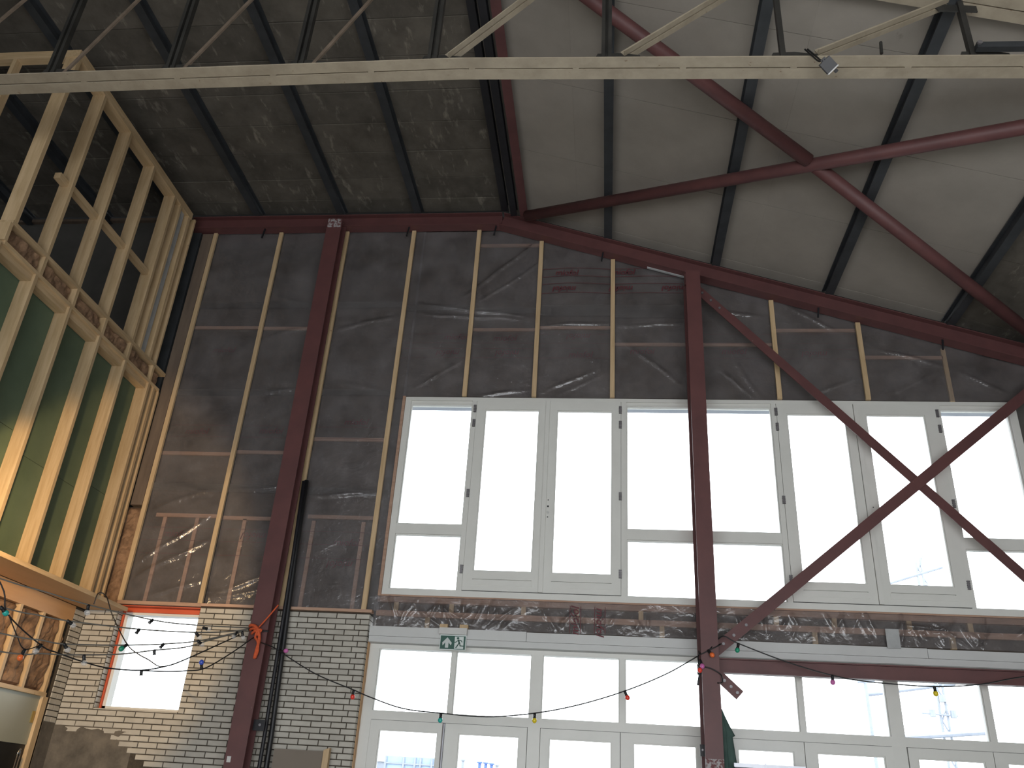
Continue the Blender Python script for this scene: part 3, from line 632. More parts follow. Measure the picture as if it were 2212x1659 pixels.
box('cap_plate', -3.74, -3.56, 8.895, 8.905, 8.44, 8.58, 'worn_white', c1).name = 'cap_plate'
box('bracket', -3.56, -3.44, 9.0, 9.008, 2.215, 2.32, 'black_steel', c1); MB().tube([(-3.49, 8.994, 2.27), (-3.49, 9.0, 2.27)], .014, 8).build('bracket_bolt', 'bolt_steel', c1)
box('sticker', -3.725, -3.685, 8.895, 8.9, 1.905, 1.96, 'white_plastic', c1)
box('head_plate', .93, 1.07, 9.052, 9.10, 7.60, 7.765, 'red_oxide_steel', c2)
def bolt(p, parent, rr=.016, d=(0,-1,0)):
    p = Vector(p); MB().tube([p, p+Vector(d)*.014], rr, 6).build('bolt', 'bolt_steel', parent)
box('end_plate', .885, .925, 8.86, 8.872, 2.93, 3.028, 'black_steel', c2); box('end_plate', .882, .93, 8.86, 8.872, 2.195, 2.298, 'black_steel', c2); bolt((.905, 8.86, 2.25), c2, .01)
MB().prism((.905, 8.865, 2.93), (.885, 8.865, 2.83), Rprof(.02, .012), (0,1,0)).build('hook', 'black_steel', c2)
box('worn_paint', .916, 1.084, 8.737, 8.7395, 1.95, 2.17, 'worn_white', c2)
MB().prism((1.03, 8.93, 3.0), (1.29, 8.93, 2.762), Rprof(.012, .105), (0,0,1)).build('brace_stub', 'red_oxide_steel', c2)
for q in (.45, .68, .9): bolt((1.03+.26*q, 8.924, 3.0-.238*q), c2)
br1 = thing('cross_brace', (3.2, 8.96, 5.0), 'red steel brace running down from the head of the middle column', 'steel brace', 'flat braces across the windows')
MB().prism((1.05, 8.965, 7.50), (4.95, 8.965, 3.15), Rprof(.010, .105), (0,0,1)).build('bar', 'red_oxide_steel', br1)
for q in (.02, .045, .07): bolt((1.05+3.9*q, 8.96, 7.50-4.35*q), br1)
br2 = thing('cross_brace', (3.0, 8.94, 5.0), 'red steel brace rising from the middle column past the glazed doors', 'steel brace', 'flat braces across the windows')
MB().prism((1.03, 8.945, 3.14), (5.3, 8.945, 6.66), Rprof(.010, .115), (0,0,1)).build('bar', 'red_oxide_steel', br2)
for q in (.03, .055, .085): bolt((1.03+4.27*q, 8.94, 3.14+3.52*q), br2)
cb = thing('cross_beam', (3.2, 9.0, 2.973), 'dark red steel beam spanning level in front of the lower window heads', 'steel beam')
MB().prism((1.09, 9.0, 2.973), (5.27, 9.0, 2.973), Iprof(.10, .14, .012, .03)).build('beam', 'red_oxide_steel', cb)
box('end_plate', 1.086, 1.115, 8.93, 9.07, 2.93, 3.12, 'red_oxide_steel', cb)

# roof braces
def tubeobj(name, A, B, rad, label, mid=None):
    t_ = thing(name, A, label, 'steel tube', 'red tube braces under the sloping roof'); A = Vector(A); B = Vector(B)
    if mid is None: MB().tube([A, B], rad, 16).build('tube', 'red_oxide_tube', t_, True)
    else:
        d = (B-A).normalized(); mdd = Vector(mid)
        MB().tube([A, mdd-d*.05], rad, 16).build('tube', 'red_oxide_tube', t_, True); MB().tube([mdd+d*.05, B], rad, 16).build('tube', 'red_oxide_tube', t_, True)
    return t_
tubeobj('roof_brace', (-.95, 4.89, rz(-.95, -.08)), (4.95, 8.93, rz(4.95, -.08)), .070, 'red tube brace cut in two where the other roof brace crosses it', (2.006, 6.86, 7.583))
tubeobj('roof_brace', (-1.08, 8.90, rz(-1.08, -.085)), (5.1, 4.85, rz(5.1, -.085)), .068, 'unbroken red tube brace starting where ridge beam meets gable rafter')

# ------------------------------------------------------------------ lattice truss
ts = thing('roof_truss', (0, 4.89, 6.9), 'cream and black lattice roof truss crossing the hall', 'truss')
def zb_(x): return 6.915 if x < -1.2 else 6.915-.042*(x+1.2)
TX = 5.25
for s, nm in ((-1, 'bottom_chord'), (1, 'bottom_chord')):
    mb = MB(); y = 4.89+s*.008
    prof = [(0,0),(s*-.10,0),(s*-.10,.011),(s*-.011,.011),(s*-.011,.10),(0,.10)] if True else None
    if s > 0: prof = [(-a, b_) for a, b_ in [(0,0),(.10,0),(.10,.011),(.011,.011),(.011,.10),(0,.10)]]
    else: prof = [(0,0),(.10,0),(.10,.011),(.011,.011),(.011,.10),(0,.10)]
    mb.prism((-8.99, y, 6.915), (-1.2, y, 6.915), prof); mb.prism((-1.2, y, 6.915), (TX, y, zb_(TX)), prof)
    mb.build(nm, 'cream_steel', ts)
    mb = MB(); zt = 8.80
    cut = [-8.99] + sorted([x_+e_ for x_ in (-8.3, -7.1, -6.0, -4.84, -3.65, -2.58, -0.02, 1.325, 2.655, 3.985) for e_ in (-.05, .05)] + [-1.45, -1.06]) + [TX]
    for xa_, xb2 in zip(cut[::2], cut[1::2]): mb.prism((xa_, y, rz(xa_)+.02), (xb2, y, rz(xb2)+.02), prof)   # chord runs between the purlins
    mb.build('top_chord', 'cream_steel', ts)
for k in range(17):
    x = -8.6+k*.83
    if x < TX-.2: box('spacer', x, x+.05, 4.882, 4.898, zb_(x+.03)-.0005, zb_(x+.03)+.09, 'cream_steel', ts)
for x in (-7.0, -6.0, -4.76, -3.68, -2.56, -1.44, -.035, 1.315, 2.69, 3.98):
    zt = 8.80 if x < RX else 8.80+SL*(x-RX); za = zb_(x)
    if x < 0.5:
        mb = MB()
        for s in (-1, 1): mb.prism((x+s*.026, 4.89, za+.06), (x+s*.026, 4.89, zt-.02), Rprof(.028, .05), (0,1,0))
        mb.box(x-.012, x+.012, 4.90, 4.908, za+.06, zt-.02); mb.build('post', 'dark_truss_steel', ts)
    else: MB().prism((x, 4.89, za+.06), (x, 4.89, zt-.02), Rprof(.04, .05), (0,1,0)).build('post', 'dark_truss_steel', ts)
    MB().plate([(x-.13, 4.884, za+.02), (x+.30, 4.884, za+.02), (x+.26, 4.884, za+.13), (x+.09, 4.884, za+.16), (x-.07, 4.884, za+.16)], (0,1,0), .012).build('gusset_plate', 'dark_truss_steel', ts)
    MB().plate([(x-.20, 4.884, zt-.02-(.065 if x < RX else 0)*0), (x+.12, 4.884, zt-.02-(.045 if x > RX else 0)), (x+.12, 4.884, zt-.13), (x-.16, 4.884, zt-.10)], (0,1,0), .012).build('gusset_plate', 'dark_truss_steel', ts)
nodes = [(-7.0,-6.0),(-6.0,-4.76),(-4.76,-3.68),(-3.68,-2.56),(-2.56,-1.44),(-1.44,-.035),(-.035,1.315),(1.315,2.69)]
for a, c in nodes:
    za = zb_(a)+.16; zt = (8.80 if c < RX else 8.80+SL*(c-RX))+.0
    xa, xc = a+.11, c-.08
    if a > -1.5:
        xa = a+(.14 if a < 1 else .26)
        for s in (-1, 1):
            y = 4.89+s*.008; prof = [(-s*q, h) for q, h in [(0,0),(.05,0),(.05,.007),(.007,.007),(.007,.05),(0,.05)]]
            MB().prism((xa, y, zb_(a)+.12), (xc, y, zt-.02), prof).build('diagonal', 'cream_steel', ts)
    else:
        MB().prism((xa, 4.89, za-.06), (xc, 4.89, zt), Rprof(.028, .018), (0,1,0)).build('diagonal', 'rusty_steel', ts)
MB().prism((2.70, 4.83, 6.895), (TX, 4.83, 6.80), Rprof(.05, .055)).build('cable_tray', 'dark_steel', ts)
bolt((2.715, 4.80, 6.90), ts, .02); MB().tube([(2.02,4.83,6.86),(2.03,4.83,6.98)], .012, 6).build('hook', 'dark_truss_steel', ts)
tag(MB().prism((5.3, 4.89, 0), (5.3, 4.89, 6.55), [(a, b_-.09) for a, b_ in Iprof(.18, .18, .012, .01)], (0,1,0)).build('truss_column', 'red_oxide_steel'), 'red steel column carrying the low end of the roof truss', 'steel column')
# floodlight hanging from the truss
FC = Vector((1.587, 4.72, 6.645))
fl_ = thing('floodlight', FC, 'small grey square floodlight clipped to the truss bottom chord', 'light fitting')
fa = Vector((.707, -.48, .52)); fb_ = Vector((-.707, -.48, .52)); fn = fa.cross(fb_).normalized()
if fn.z > 0: fn = -fn
def fpt(p, q_, n=0.0): return FC + fa*p + fb_*q_ + fn*n
def fbox(name, p0, p1, q0, q1, n0, n1, m_):
    pts = [fpt(p0, q0, n0), fpt(p1, q0, n0), fpt(p1, q1, n0), fpt(p0, q1, n0)]
    MB().plate(pts, fn, n1-n0).build(name, m_, fl_)
fbox('housing', -.045, .045, -.045, .045, -.03, .01, 'lamp_grey'); fbox('front_rim', -.047, .047, -.054, -.045, -.03, .014, 'white_plastic')
fbox('bracket', -.02, .02, .045, .062, -.02, .0, 'lamp_grey')
MB().tube([fpt(.01, -.06), fpt(.01, -.082)], .014, 8).build('sensor', 'lamp_grey', fl_)
MB().tube(curve([(1.46, 4.80, 6.90), (1.49, 4.765, 6.80), (1.525, 4.74, 6.71), tuple(fpt(-.01, .05))]), .007, 6).build('cable', 'cable_black', fl_); MB().tube(curve([(1.48, 4.80, 6.90), (1.52, 4.765, 6.79), (1.55, 4.74, 6.71), tuple(fpt(.01, .05))]), .007, 6).build('cable', 'cable_black', fl_)

# ------------------------------------------------------------------ timber stud partition
pt = thing('stud_partition', (-5.68, 7.5, 3.42), 'open pine stud frame with green boards in its lower half', 'partition')
XP = -5.6; DP = .15
def stud(y1, z0, z1, wd=.042, dep=DP, m_='pine_z', x1=XP): return box('stud', x1-dep, x1, y1-wd, y1, z0, z1, m_, pt)
for y in (6.06, 6.585, 7.165, 7.755, 8.32, 8.495): stud(y, 6.35, 8.50, .042 if y > 6.1 else .05)
stud(8.89, 6.35, 8.57, .03, .12)
box('foam_strip', XP-.11, XP-.05, 8.50, 8.66, 6.35, 8.50, 'foam_white', pt); box('stud', XP-.14, XP-.005, 8.70, 8.76, 6.35, 8.50, 'pine_z', pt)
box('top_plate', XP-DP, XP, 6.0, 8.78, 8.50, 8.60, 'pine_y', pt)
box('rail', XP-DP, XP, 6.0, 9.15, 6.31, 6.35, 'pine_y', pt); box('rail', XP-DP, XP, 6.0, 9.10, 6.07, 6.11, 'pine_y', pt)
for y in (6.02, 6.585, 7.165, 7.755, 8.32, 8.88): 
    box('block', XP-DP, XP-.002, y-.042, y, 6.11, 6.31, 'pine_z', pt)
yb = (6.02, 6.543, 7.123, 7.713, 8.278, 8.84)
for i in range(5): lumpy('insulation_strip', XP-.16, XP-.04, yb[i]+.004, yb[i+1]-.004, 6.112, 6.308, 'x', 'bare_wool', pt, .035, .03, i+3)
lumpy('insulation_strip', XP-.16, XP-.04, 8.885, 9.09, 6.112, 6.308, 'x', 'bare_wool', pt, .03, .03, 11)
for y in (5.96, 6.54, 7.14, 7.735, 8.305, 8.88, 9.01, 9.12): stud(y, 3.43, 6.07, .042 if y < 9.1 else .03)
ly = (5.96, 6.498, 7.098, 7.693, 8.263, 8.838)
for i in range(5): box('header_block', XP-DP+.01, XP-.03, ly[i]+.002, ly[i+1]-.002, 5.99, 6.07, 'pine_y', pt)
gx = XP-DP
for y0, y1, z0, z1 in ((5.9,7.1,4.66,6.0),(7.103,8.27,4.50,6.0),(8.273,9.1,4.62,6.0),(5.9,7.1,3.43,4.655),(7.103,8.27,3.43,4.495),(8.273,9.1,3.43,4.615)):
    box('green_board', gx-.02, gx-.002, y0, y1, z0, z1, 'green_board', pt)
box('nogging', XP-.12, XP-.05, 6.585, 7.123, 7.22, 7.29, 'pine_y', pt); box('nogging', XP-.12, XP-.05, 7.165, 7.713, 7.25, 7.32, 'pine_y', pt); box('nogging', XP-.12, XP-.05, 7.755, 8.278, 7.27, 7.34, 'pine_y', pt)
box('nogging', XP-.12, XP-.05, 6.40, 6.543, 7.20, 7.27, 'pine_y', pt)
# return of the frame, running away from the hall
box('top_plate', -8.9, XP-DP, 6.0, 6.09, 8.50, 8.60, 'pine_x', pt)
for x in (-6.35, -6.95, -7.55): box('stud', x, x+.045, 6.0, 6.09, 6.35, 8.5, 'pine_z', pt)
box('rail', -8.9, XP-DP, 6.0, 6.09, 6.31, 6.35, 'pine_x', pt); box('rail', -8.9, XP-DP, 6.0, 6.09, 6.11, 6.31, 'pine_x', pt)
# shelf board under the frame
sf = thing('shelf', (-5.55, 6.2, 3.378), 'long orange brown board projecting like a shelf under the stud frame', 'board')
box('board', -5.80, -5.306, 3.2, 9.15, 3.378, 3.412, 'shelf_board', sf); box('edge_strip', -5.306, -5.30, 3.2, 9.15, 3.372, 3.414, 'pine_y', sf)

# ------------------------------------------------------------------ lower side wall
XL = -5.81
def yl(y): return y*XL/-5.9
box('mortar', XL-.12, XL-.01, 8.985, 9.21, 0, 3.37, 'mortar_dark', wl)
side_bricks(wl, XL, 8.99, 9.20, 2.21, 3.36, 1)
box('cement_render', XL-.11, XL-.004, 8.985, 9.21, 0, 2.205, 'cement_patch', wl)
box('wall_core', XL-.15, XL-.09, -4.0, 8.985, 0, 3.37, 'plaster', wl)
box('wall_core', XL-.09, XL-.01, -4.0, 7.05, 0, 3.37, 'plaster', wl)
box('header_board', XL-.09, XL, 7.05, 8.99, 3.20, 3.375, 'shelf_board', wl)
for i, (a, c) in enumerate(((7.1,7.66),(7.70,8.08),(8.12,8.465),(8.505,8.845),(8.885,8.975))): lumpy('insulation_batt', XL-.085, XL-.03, a, c, 2.46, 3.20, 'x', 'bare_wool', wl, .03, .03, 20+i)
for y in (7.70, 8.12, 8.505, 8.885): box('stud', XL-.085, XL, y-.04, y, 2.46, 3.20, 'pine_z', wl)
box('rail', XL-.085, XL+.004, 7.1, 8.90, 2.42, 2.46, 'pine_y', wl)
box('door_panel', XL-.06, XL-.03, 7.1, 8.86, 1.955, 2.42, 'door_panel', wl)
box('door_jamb', XL-.08, XL+.005, 8.86, 8.945, 0, 2.42, 'pine_z', wl)
box('hinge_plate', XL-.03, XL-.02, 8.80, 8.84, 2.16, 2.27, 'brass', wl)
box('dark_panel', XL-.07, XL-.04, 7.1, 8.86, 0, 1.953, 'board_black', wl)
cst = thing('coat_stand', (-5.7, 8.70, 0), 'chrome tube stand against the black panel by the brick return', 'stand')
for dy in (-.02, .02): MB().tube([(XL+.02, 8.66+dy, 0), (XL+.02, 8.70+dy, 1.86)], .009, 8).build('tube', 'chrome', cst, True)
MB().tube(curve([(XL+.02, 8.68, 1.86), (XL+.025, 8.70, 1.90), (XL+.02, 8.72, 1.86)]), .012, 8).build('top_bend', 'chrome', cst, True)

# ------------------------------------------------------------------ things on the wall
xs = thing('exit_sign', (-1.62, 9.15, 3.12), 'green emergency exit sign with arrow and running figure in a white housing', 'sign')
def sx(a): return -1.747+a*.2665
def sz(b_): return 3.12+b_*.137
YS = 9.168
box('housing', -1.765, -1.468, 9.13, 9.19, 3.268, 3.335, 'white_plastic', xs)
for a, c in ((-1.765,-1.68),(-1.55,-1.462)): box('wood_block', a, c, 9.14, 9.192, 3.335, 3.372, 'batten_pine', xs)
box('panel', sx(-.03), sx(1.03), YS, YS+.006, sz(-.06), sz(1.09), 'sign_white', xs)
def poly(name, pts, m_, y): return MB().plate([(sx(a), y, sz(b_)) for a, b_ in pts], (0,1,0), .0015).build(name, m_, xs)
poly('green_field', [(0,0),(1,0),(1,1),(0,1)], 'sign_green', YS-.0015)
poly('arrow', [(.20,.10),(.33,.10),(.33,.50),(.43,.28),(.46,.48),(.275,.88),(.08,.48),(.10,.25),(.20,.50)], 'sign_white', YS-.003)
poly('door_field', [(.57,.04),(.93,.04),(.93,.96),(.57,.96)], 'sign_white', YS-.003)
fg = 'sign_green'; yf = YS-.0045
MB().add(*(lambda VF: ([(x, yf, z) for x, z in VF], [tuple(range(len(VF)))]))([(sx(.70)+.013*math.cos(2*math.pi*k/12), sz(.83)+.013*math.sin(2*math.pi*k/12)) for k in range(12)])).build('figure_head', fg, xs)
def limb(pts, wd):
    mb = MB()
    for (a, b_), (c, d) in zip(pts[:-1], pts[1:]):
        A = Vector((sx(a), yf, sz(b_))); B = Vector((sx(c), yf, sz(d))); nn = (B-A).normalized().cross(Vector((0,1,0)))*wd/2; e = (B-A).normalized()*wd*.3
        mb.add([A-nn-e, B-nn+e, B+nn+e, A+nn-e], [(0,1,2,3)])
    mb.build('figure_limb', fg, xs)
limb([(.72,.68),(.77,.45)], .016); limb([(.71,.68),(.63,.54),(.58,.52)], .008); limb([(.72,.69),(.83,.67),(.87,.55)], .008); limb([(.75,.46),(.70,.30),(.64,.12)], .011); limb([(.78,.46),(.80,.27),(.93,.26)], .010)

# board leaning on the brick pier, wood offcut, notice board, parasol, pipe
tag(box('leaning_board', -3.34, -2.83, 9.12, 9.145, 1.0, 2.065, 'board_brown'), 'brown board leaning against the pale brick pier', 'board')
MB().box(-2.82, -2.765, 9.10, 9.19, 1.0, 2.09)
tag(MB().add([(-2.822,9.10,1.0),(-2.77,9.10,1.0),(-2.77,9.16,1.0),(-2.822,9.16,1.0),(-2.822,9.10,2.075),(-2.762,9.10,2.10),(-2.762,9.16,2.10),(-2.822,9.16,2.075)], [(0,3,2,1),(4,5,6,7),(0,1,5,4),(1,2,6,5),(2,3,7,6),(3,0,4,7)]).build('timber_offcut', 'pine_z'), 'upright pine offcut beside the brown leaning board', 'timber')
nb = thing('notice_board', (1.6, 9.04, 0), 'dark board with aluminium edge standing before the glazed doors', 'board')
box('panel', 1.22, 1.86, 9.03, 9.05, .8, 2.13, 'notice_dark', nb); box('edge_rail', 1.21, 1.87, 9.02, 9.055, 2.13, 2.165, 'aluminium', nb); box('joint', 1.495, 1.51, 9.015, 9.03, .8, 2.175, 'aluminium', nb)
for x in (1.26, 1.80): box('leg', x, x+.03, 9.03, 9.05, 0, .8, 'aluminium', nb)
pa = thing('parasol', (1.13, 9.2, 0), 'closed dark green parasol leaning behind the middle steel column', 'parasol')
V = []; F = []; n = 40
prof = [(2.66,.012),(2.60,.035),(2.50,.07),(2.42,.105),(2.405,.085),(2.25,.10),(2.0,.125),(1.7,.14),(1.35,.15)]
for z, rr in prof:
    for k in range(n):
        a = 2*math.pi*k/n; rr2 = rr*(1+.22*math.sin(a*8)*(1 if z < 2.6 else .2)); V.append((1.135+rr2*math.cos(a), 9.2+rr2*math.sin(a)*.55, z))
for i in range(len(prof)-1):
    F += [(i*n+k, i*n+(k+1) % n, (i+1)*n+(k+1) % n, (i+1)*n+k) for k in range(n)]
F.append(tuple(range(n)))
mk('canopy', V, F, 'parasol_green', pa, True); MB().tube([(1.135,9.2,0),(1.135,9.2,2.62)], .018, 8).build('pole', 'dark_steel', pa)
bp_ = thing('drain_pipe', (-3.40, 9.12, 0), 'black plastic pipe running down beside the roped steel column', 'pipe')
MB().tube([(-3.50, 9.13, 4.95), (-3.475, 9.13, 4.0), (-3.40, 9.13, 2.2), (-3.375, 9.13, 0.0)], .026, 12).build('pipe', 'cable_black', bp_, True)
MB().tube([(-3.52, 9.10, 4.93), (-3.49, 9.10, 4.0), (-3.46, 9.10, 2.2), (-3.45, 9.10, 0.0)], .020, 10).build('pipe', 'black_steel', bp_, True)

# orange rope
rp = thing('orange_rope', (-3.65, 8.86, 2.9), 'frayed orange rope knotted round the steel column holding the light strings', 'rope')
Rr = .013
MB().tube(curve([(-3.47,8.87,3.45),(-3.56,8.86,3.31),(-3.64,8.86,3.20)]), .008, 8).build('strand', 'rope_orange', rp, True)
MB().tube(curve([(-3.75,8.90,3.22),(-3.72,8.85,3.225),(-3.66,8.84,3.21),(-3.615,8.84,3.15),(-3.60,8.845,3.07),(-3.615,8.86,2.98),(-3.625,8.865,2.89)]), Rr*1.25, 8).build('strand', 'rope_orange', rp, True)
MB().tube(curve([(-3.73,8.87,3.18),(-3.68,8.84,3.19),(-3.64,8.835,3.16),(-3.645,8.84,3.10),(-3.61,8.84,3.06),(-3.60,8.86,2.97),(-3.615,8.865,2.90)]), Rr, 8).build('strand', 'rope_orange', rp, True)
MB().tube(curve([(-3.70,8.86,3.14),(-3.65,8.83,3.17),(-3.60,8.85,3.18),(-3.63,8.83,3.12)]), Rr, 8).build('strand', 'rope_orange', rp, True)
MB().tube(curve([(-3.76,8.90,3.19),(-3.65,8.885,3.175),(-3.54,8.90,3.18)]), Rr*.8, 8).build('strand', 'cable_black', rp, True)

# ------------------------------------------------------------------ festoon light strings
def holder(P, B, colr, parent):
    P = Vector(P); B = Vector(B); d = (B-P)
    if d.length < .02: d = Vector((0,0,-1))
    d.normalize(); s_ = MB().tube([P-d*.008, P+d*.012, P+d*.030, P+d*.036, P+d*.04], [.013,.015,.013,.017,.017], 10).build('lamp_holder', 'cable_black', parent, True)
    c = P + d*.060; V, F = ball(c, .0235, 14, 9, 1.12, d); mk('bulb', V, F, 'bulb_'+colr, s_, True)
def string(label, pts, bulbs, mcab='cable_black', rad=.006):
    t_ = thing('light_string', pts[0], label, 'light string', 'festoon lights tied to the columns')
    MB().tube(curve(pts), rad, 6).build('cable', mcab, t_, True)
    for P, B, c in bulbs: holder(P, B, c, t_)
    return t_
string('topmost grey festoon cable from the roped column passing under the shelf board', [(-3.678,8.698,3.168),(-3.966,7.988,3.048),(-4.136,7.571,3.003),(-4.388,6.95,2.99),(-4.551,6.549,3.003),(-4.696,6.193,3.013),(-5.2,4.9,3.10),(-5.825,3.45,3.24)],
       [((-4.388,6.951,2.985),(-4.386,6.956,2.942),'clear'),((-4.13,7.585,3.001),(-4.143,7.554,2.965),'clear'),((-3.899,8.154,3.053),(-3.877,8.209,3.052),'clear')], 'cable_grey')
string('second grey festoon cable from the top with clear bulbs before the small window head', [(-3.677,8.7,3.162),(-3.747,8.528,3.1),(-3.924,8.092,2.997),(-4.175,7.474,2.897),(-4.443,6.815,2.826),(-4.545,6.565,2.816),(-4.669,6.259,2.811),(-5.2,4.95,2.87),(-5.825,3.5,3.0)],
       [((-4.443,6.815,2.824),(-4.424,6.861,2.804),'clear'),((-4.175,7.475,2.892),(-4.183,7.454,2.851),'clear'),((-3.929,8.079,2.989),(-3.913,8.12,2.964),'clear')], 'cable_grey')
string('third grey festoon cable from the top with a green bulb before the small window', [(-3.676,8.701,3.156),(-3.733,8.563,3.095),(-3.904,8.142,2.929),(-4.053,7.774,2.827),(-4.232,7.335,2.73),(-4.434,6.837,2.644),(-4.513,6.643,2.636),(-4.645,6.319,2.624),(-5.2,5.0,2.67),(-5.825,3.55,2.8)],
       [((-4.434,6.837,2.644),(-4.425,6.861,2.623),'clear'),((-4.208,7.395,2.744),(-4.222,7.36,2.711),'green'),((-4.061,7.755,2.818),(-4.069,7.735,2.791),'clear'),((-3.912,8.121,2.921),(-3.898,8.155,2.907),'clear')], 'cable_grey')
string('lowest grey festoon cable crossing the small window to the roped column', [(-3.701,8.641,3.124),(-3.857,8.258,2.958),(-3.961,8.0,2.842),(-4.095,7.671,2.75),(-4.228,7.344,2.656),(-4.398,6.927,2.574),(-4.5,6.674,2.537),(-4.627,6.362,2.494),(-5.2,5.05,2.48),(-5.825,3.6,2.6)],
       [((-4.093,7.678,2.751),(-4.089,7.687,2.719),'clear'),((-3.733,8.563,3.095),(-3.74,8.546,3.066),'clear'),((-3.707,8.626,3.114),(-3.7,8.644,3.08),'clear')], 'cable_grey')
string('sagging black festoon cable with large clear bulbs below the grey cables', [(-3.717,8.602,3.077),(-3.949,8.03,2.736),(-4.031,7.828,2.637),(-4.128,7.591,2.563),(-4.253,7.283,2.528),(-4.351,7.041,2.538),(-4.447,6.806,2.567),(-4.508,6.655,2.598),(-4.64,6.33,2.773),(-4.686,6.217,2.969),(-4.95,5.9,3.36),(-5.28,5.75,3.424),(-5.5,5.7,3.42)],
       [((-4.355,7.032,2.588),(-4.347,7.05,2.531),'clear'),((-4.125,7.599,2.559),(-4.123,7.603,2.532),'clear'),((-4.508,6.655,2.598),(-4.514,6.641,2.571),'clear'),((-4.666,6.267,2.808),(-4.657,6.289,2.793),'teal')])
string('black festoon cable with an upturned blue bulb over the brickwork', [(-3.641,8.789,3.09),(-3.744,8.536,2.882),(-3.853,8.267,2.695),(-3.938,8.058,2.636),(-4.021,7.854,2.596),(-4.122,7.605,2.562)], [((-3.868,8.229,2.682),(-3.874,8.215,2.733),'blue')])
string('black festoon cable hanging from the shelf board across the window', [(-5.285,8.46,3.30),(-5.285,8.49,3.421),(-5.28,8.64,3.421),(-5.22,8.75,3.246),(-4.981,8.75,2.964),(-4.827,8.75,2.867),(-4.687,8.72,2.812),(-4.35,8.30,2.70),(-4.031,7.828,2.637)], [])
string('short drooping black cable with an orange bulb in front of bare insulation', [(-4.638,6.335,2.774),(-4.593,6.445,2.636),(-4.557,6.536,2.546),(-4.508,6.655,2.598)], [((-4.555,6.539,2.537),(-4.559,6.53,2.501),'orange')], rad=.0045)
YB = 8.82
string('festoon cable sagging between the two columns with red, teal and yellow bulbs', [(-3.60,8.86,3.06),(-3.418,YB,3.003),(-3.336,YB,2.96),(-2.934,YB,2.764),(-2.514,YB,2.627),(-2.33,YB,2.565),(-1.991,YB,2.477),(-1.609,YB,2.452),(-1.159,YB,2.44),(-.688,YB,2.496),(-.265,YB,2.592),(.18,YB,2.74),(.583,YB,2.917),(.90,8.80,3.10)],
       [((-3.336,YB,2.965),(-3.29,YB-.01,2.972),'pink'),((-2.514,YB,2.622),(-2.515,YB,2.58),'red'),((-1.609,YB,2.448),(-1.61,YB,2.40),'teal'),((-.688,YB,2.49),(-.688,YB,2.44),'yellow'),((.18,YB,2.735),(.20,YB,2.69),'red')])
string('festoon cable along the dark cross beam with green, pink and yellow bulbs', [(.99,8.725,3.14),(1.133,8.80,3.291),(1.285,8.80,3.23),(1.735,8.80,3.074),(2.148,8.80,2.968),(2.491,8.80,2.924),(3.067,8.80,2.908),(3.495,8.80,2.948),(3.888,8.80,3.032),(4.6,8.80,3.12),(5.27,8.80,3.3)],
       [((1.285,8.80,3.225),(1.275,8.80,3.18),'green'),((2.148,8.80,2.965),(2.145,8.80,2.91),'pink'),((3.067,8.80,2.905),(3.07,8.80,2.85),'yellow')])
string('tangle of black festoon cable looped round the middle column with orange, pink and red bulbs', [(.90,8.80,3.14),(.905,8.73,3.10),(.99,8.725,3.14),(1.10,8.74,3.20),(1.10,8.86,3.22),(.91,8.80,3.12),(.89,8.76,3.03),(.905,8.725,2.99),(1.0,8.722,2.97),(1.09,8.725,2.92),(1.11,8.78,2.86),(1.06,8.725,2.84)],
       [((.985,8.725,3.135),(1.01,8.70,3.10),'orange'),((.905,8.74,3.04),(.915,8.72,3.0),'pink'),((.895,8.76,3.0),(.895,8.74,2.97),'red')])

# ------------------------------------------------------------------ beyond the windows
cn = thing('shipping_container', (-8.4, 40, 0), 'pale blue container with lock rods beyond the lower glazed doors', 'container')
box('body', -9.6, -7.1, 40, 46, 0, 3.62, 'container_blue', cn)
for x in (-9.55, -8.75, -8.25, -8.0, -7.5, -7.15): MB().tube([(x, 39.95, 0), (x, 39.95, 3.6)], .05, 6).build('lock_rod', 'pale_metal', cn)
box('cross_bar', -9.6, -7.1, 39.93, 39.97, 3.30, 3.36, 'pale_metal', cn)
for x in (-8.62, -8.42): box('vent', x-.07, x+.07, 39.93, 39.97, 2.98, 3.12, 'red_oxide_steel', cn)
sh = thing('shed', (-10.2, 42, 0), 'grey flat roofed shed beside the blue container', 'shed'); box('body', -10.8, -9.75, 42, 46, 0, 3.45, 'pale_metal', sh); box('roof_edge', -10.9, -9.7, 41.9, 46.1, 3.45, 3.58, 'window_paint', sh)
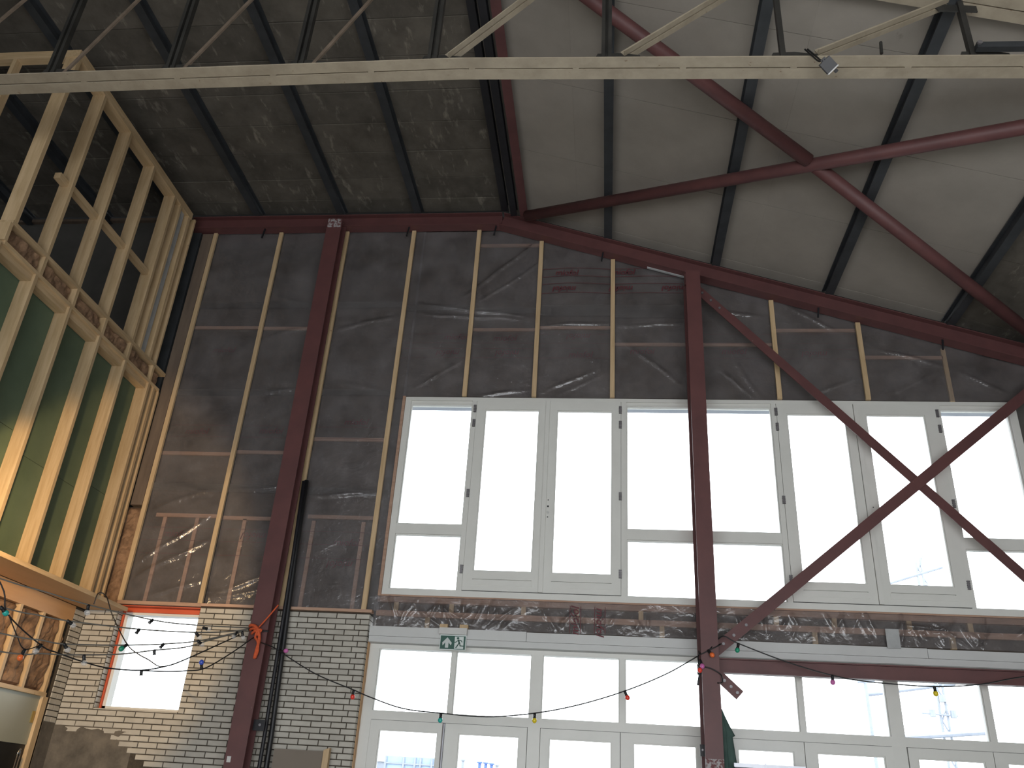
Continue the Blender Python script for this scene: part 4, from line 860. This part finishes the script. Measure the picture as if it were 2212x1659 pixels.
PL = ('slim grey post standing apart from the blue posts, nearest the container', 'slim blue post nearest the lone grey post', 'middle one of three slim blue posts', 'slim blue post next to the short grey post', 'short grey post ending the row of blue posts')
for k, (x, z, m_) in enumerate(((-5.53,3.38,'pale_metal'),(-4.87,3.33,'post_blue'),(-4.63,3.32,'post_blue'),(-4.40,3.30,'post_blue'),(-4.18,3.27,'pale_metal'))):
    t_ = thing('mooring_post', (x, 36, 0), PL[k], 'post', 'posts in the yard')
    MB().tube([(x, 36, 0), (x, 36, z)], .06, 8).build('shaft', m_, t_); box('cap', x-.10, x+.10, 35.9, 36.1, z, z+.05, m_, t_)
m1 = thing('ship_mast', (10.05, 36, 0), 'slim pale mast with crosstree seen through the lower windows', 'mast')
MB().tube([(10.1, 36, 0), (10.0, 36, 7.0)], .07, 8).build('pole', 'pale_metal', m1); MB().tube([(9.7, 36, 7.0), (10.35, 36, 7.05)], .06, 8).build('crosstree', 'pale_metal', m1)
m2 = thing('lattice_mast', (12.75, 36, 0), 'tall pale lattice mast with booms seen through the windows', 'mast')
for dx in (-.16, .16): MB().tube([(12.8+dx, 36, 0), (12.68+dx*.6, 36, 12.0)], .05, 6).build('leg', 'pale_metal', m2)
for k in range(20):
    z = .5+k*.58; s = 1 if k % 2 else -1
    MB().tube([(12.78-s*.13, 36, z), (12.78+s*.13, 36, z+.58)], .03, 6).build('lacing', 'pale_metal', m2)
MB().tube([(10.05, 36.2, 6.55), (13.4, 36.2, 7.12)], .07, 8).build('boom', 'pale_metal', m2); MB().tube([(10.7, 35.8, 5.0), (14.2, 35.8, 5.38)], .10, 8).build('boom', 'pale_metal', m2)
MB().tube([(11.4, 36, 10.9), (13.6, 36, 11.64)], .06, 8).build('boom', 'pale_metal', m2)
for x, z in ((12.3, 5.95), (13.05, 5.95), (12.75, 6.5)): MB().tube([(x, 35.9, z-.12), (x, 35.9, z+.14)], .12, 8).build('lamp_head', 'pale_metal', m2)
MB().tube([(11.9,35.9,5.95),(13.2,35.9,5.9)], .03, 6).build('arm', 'pale_metal', m2)
print('objects', len(bpy.data.objects))
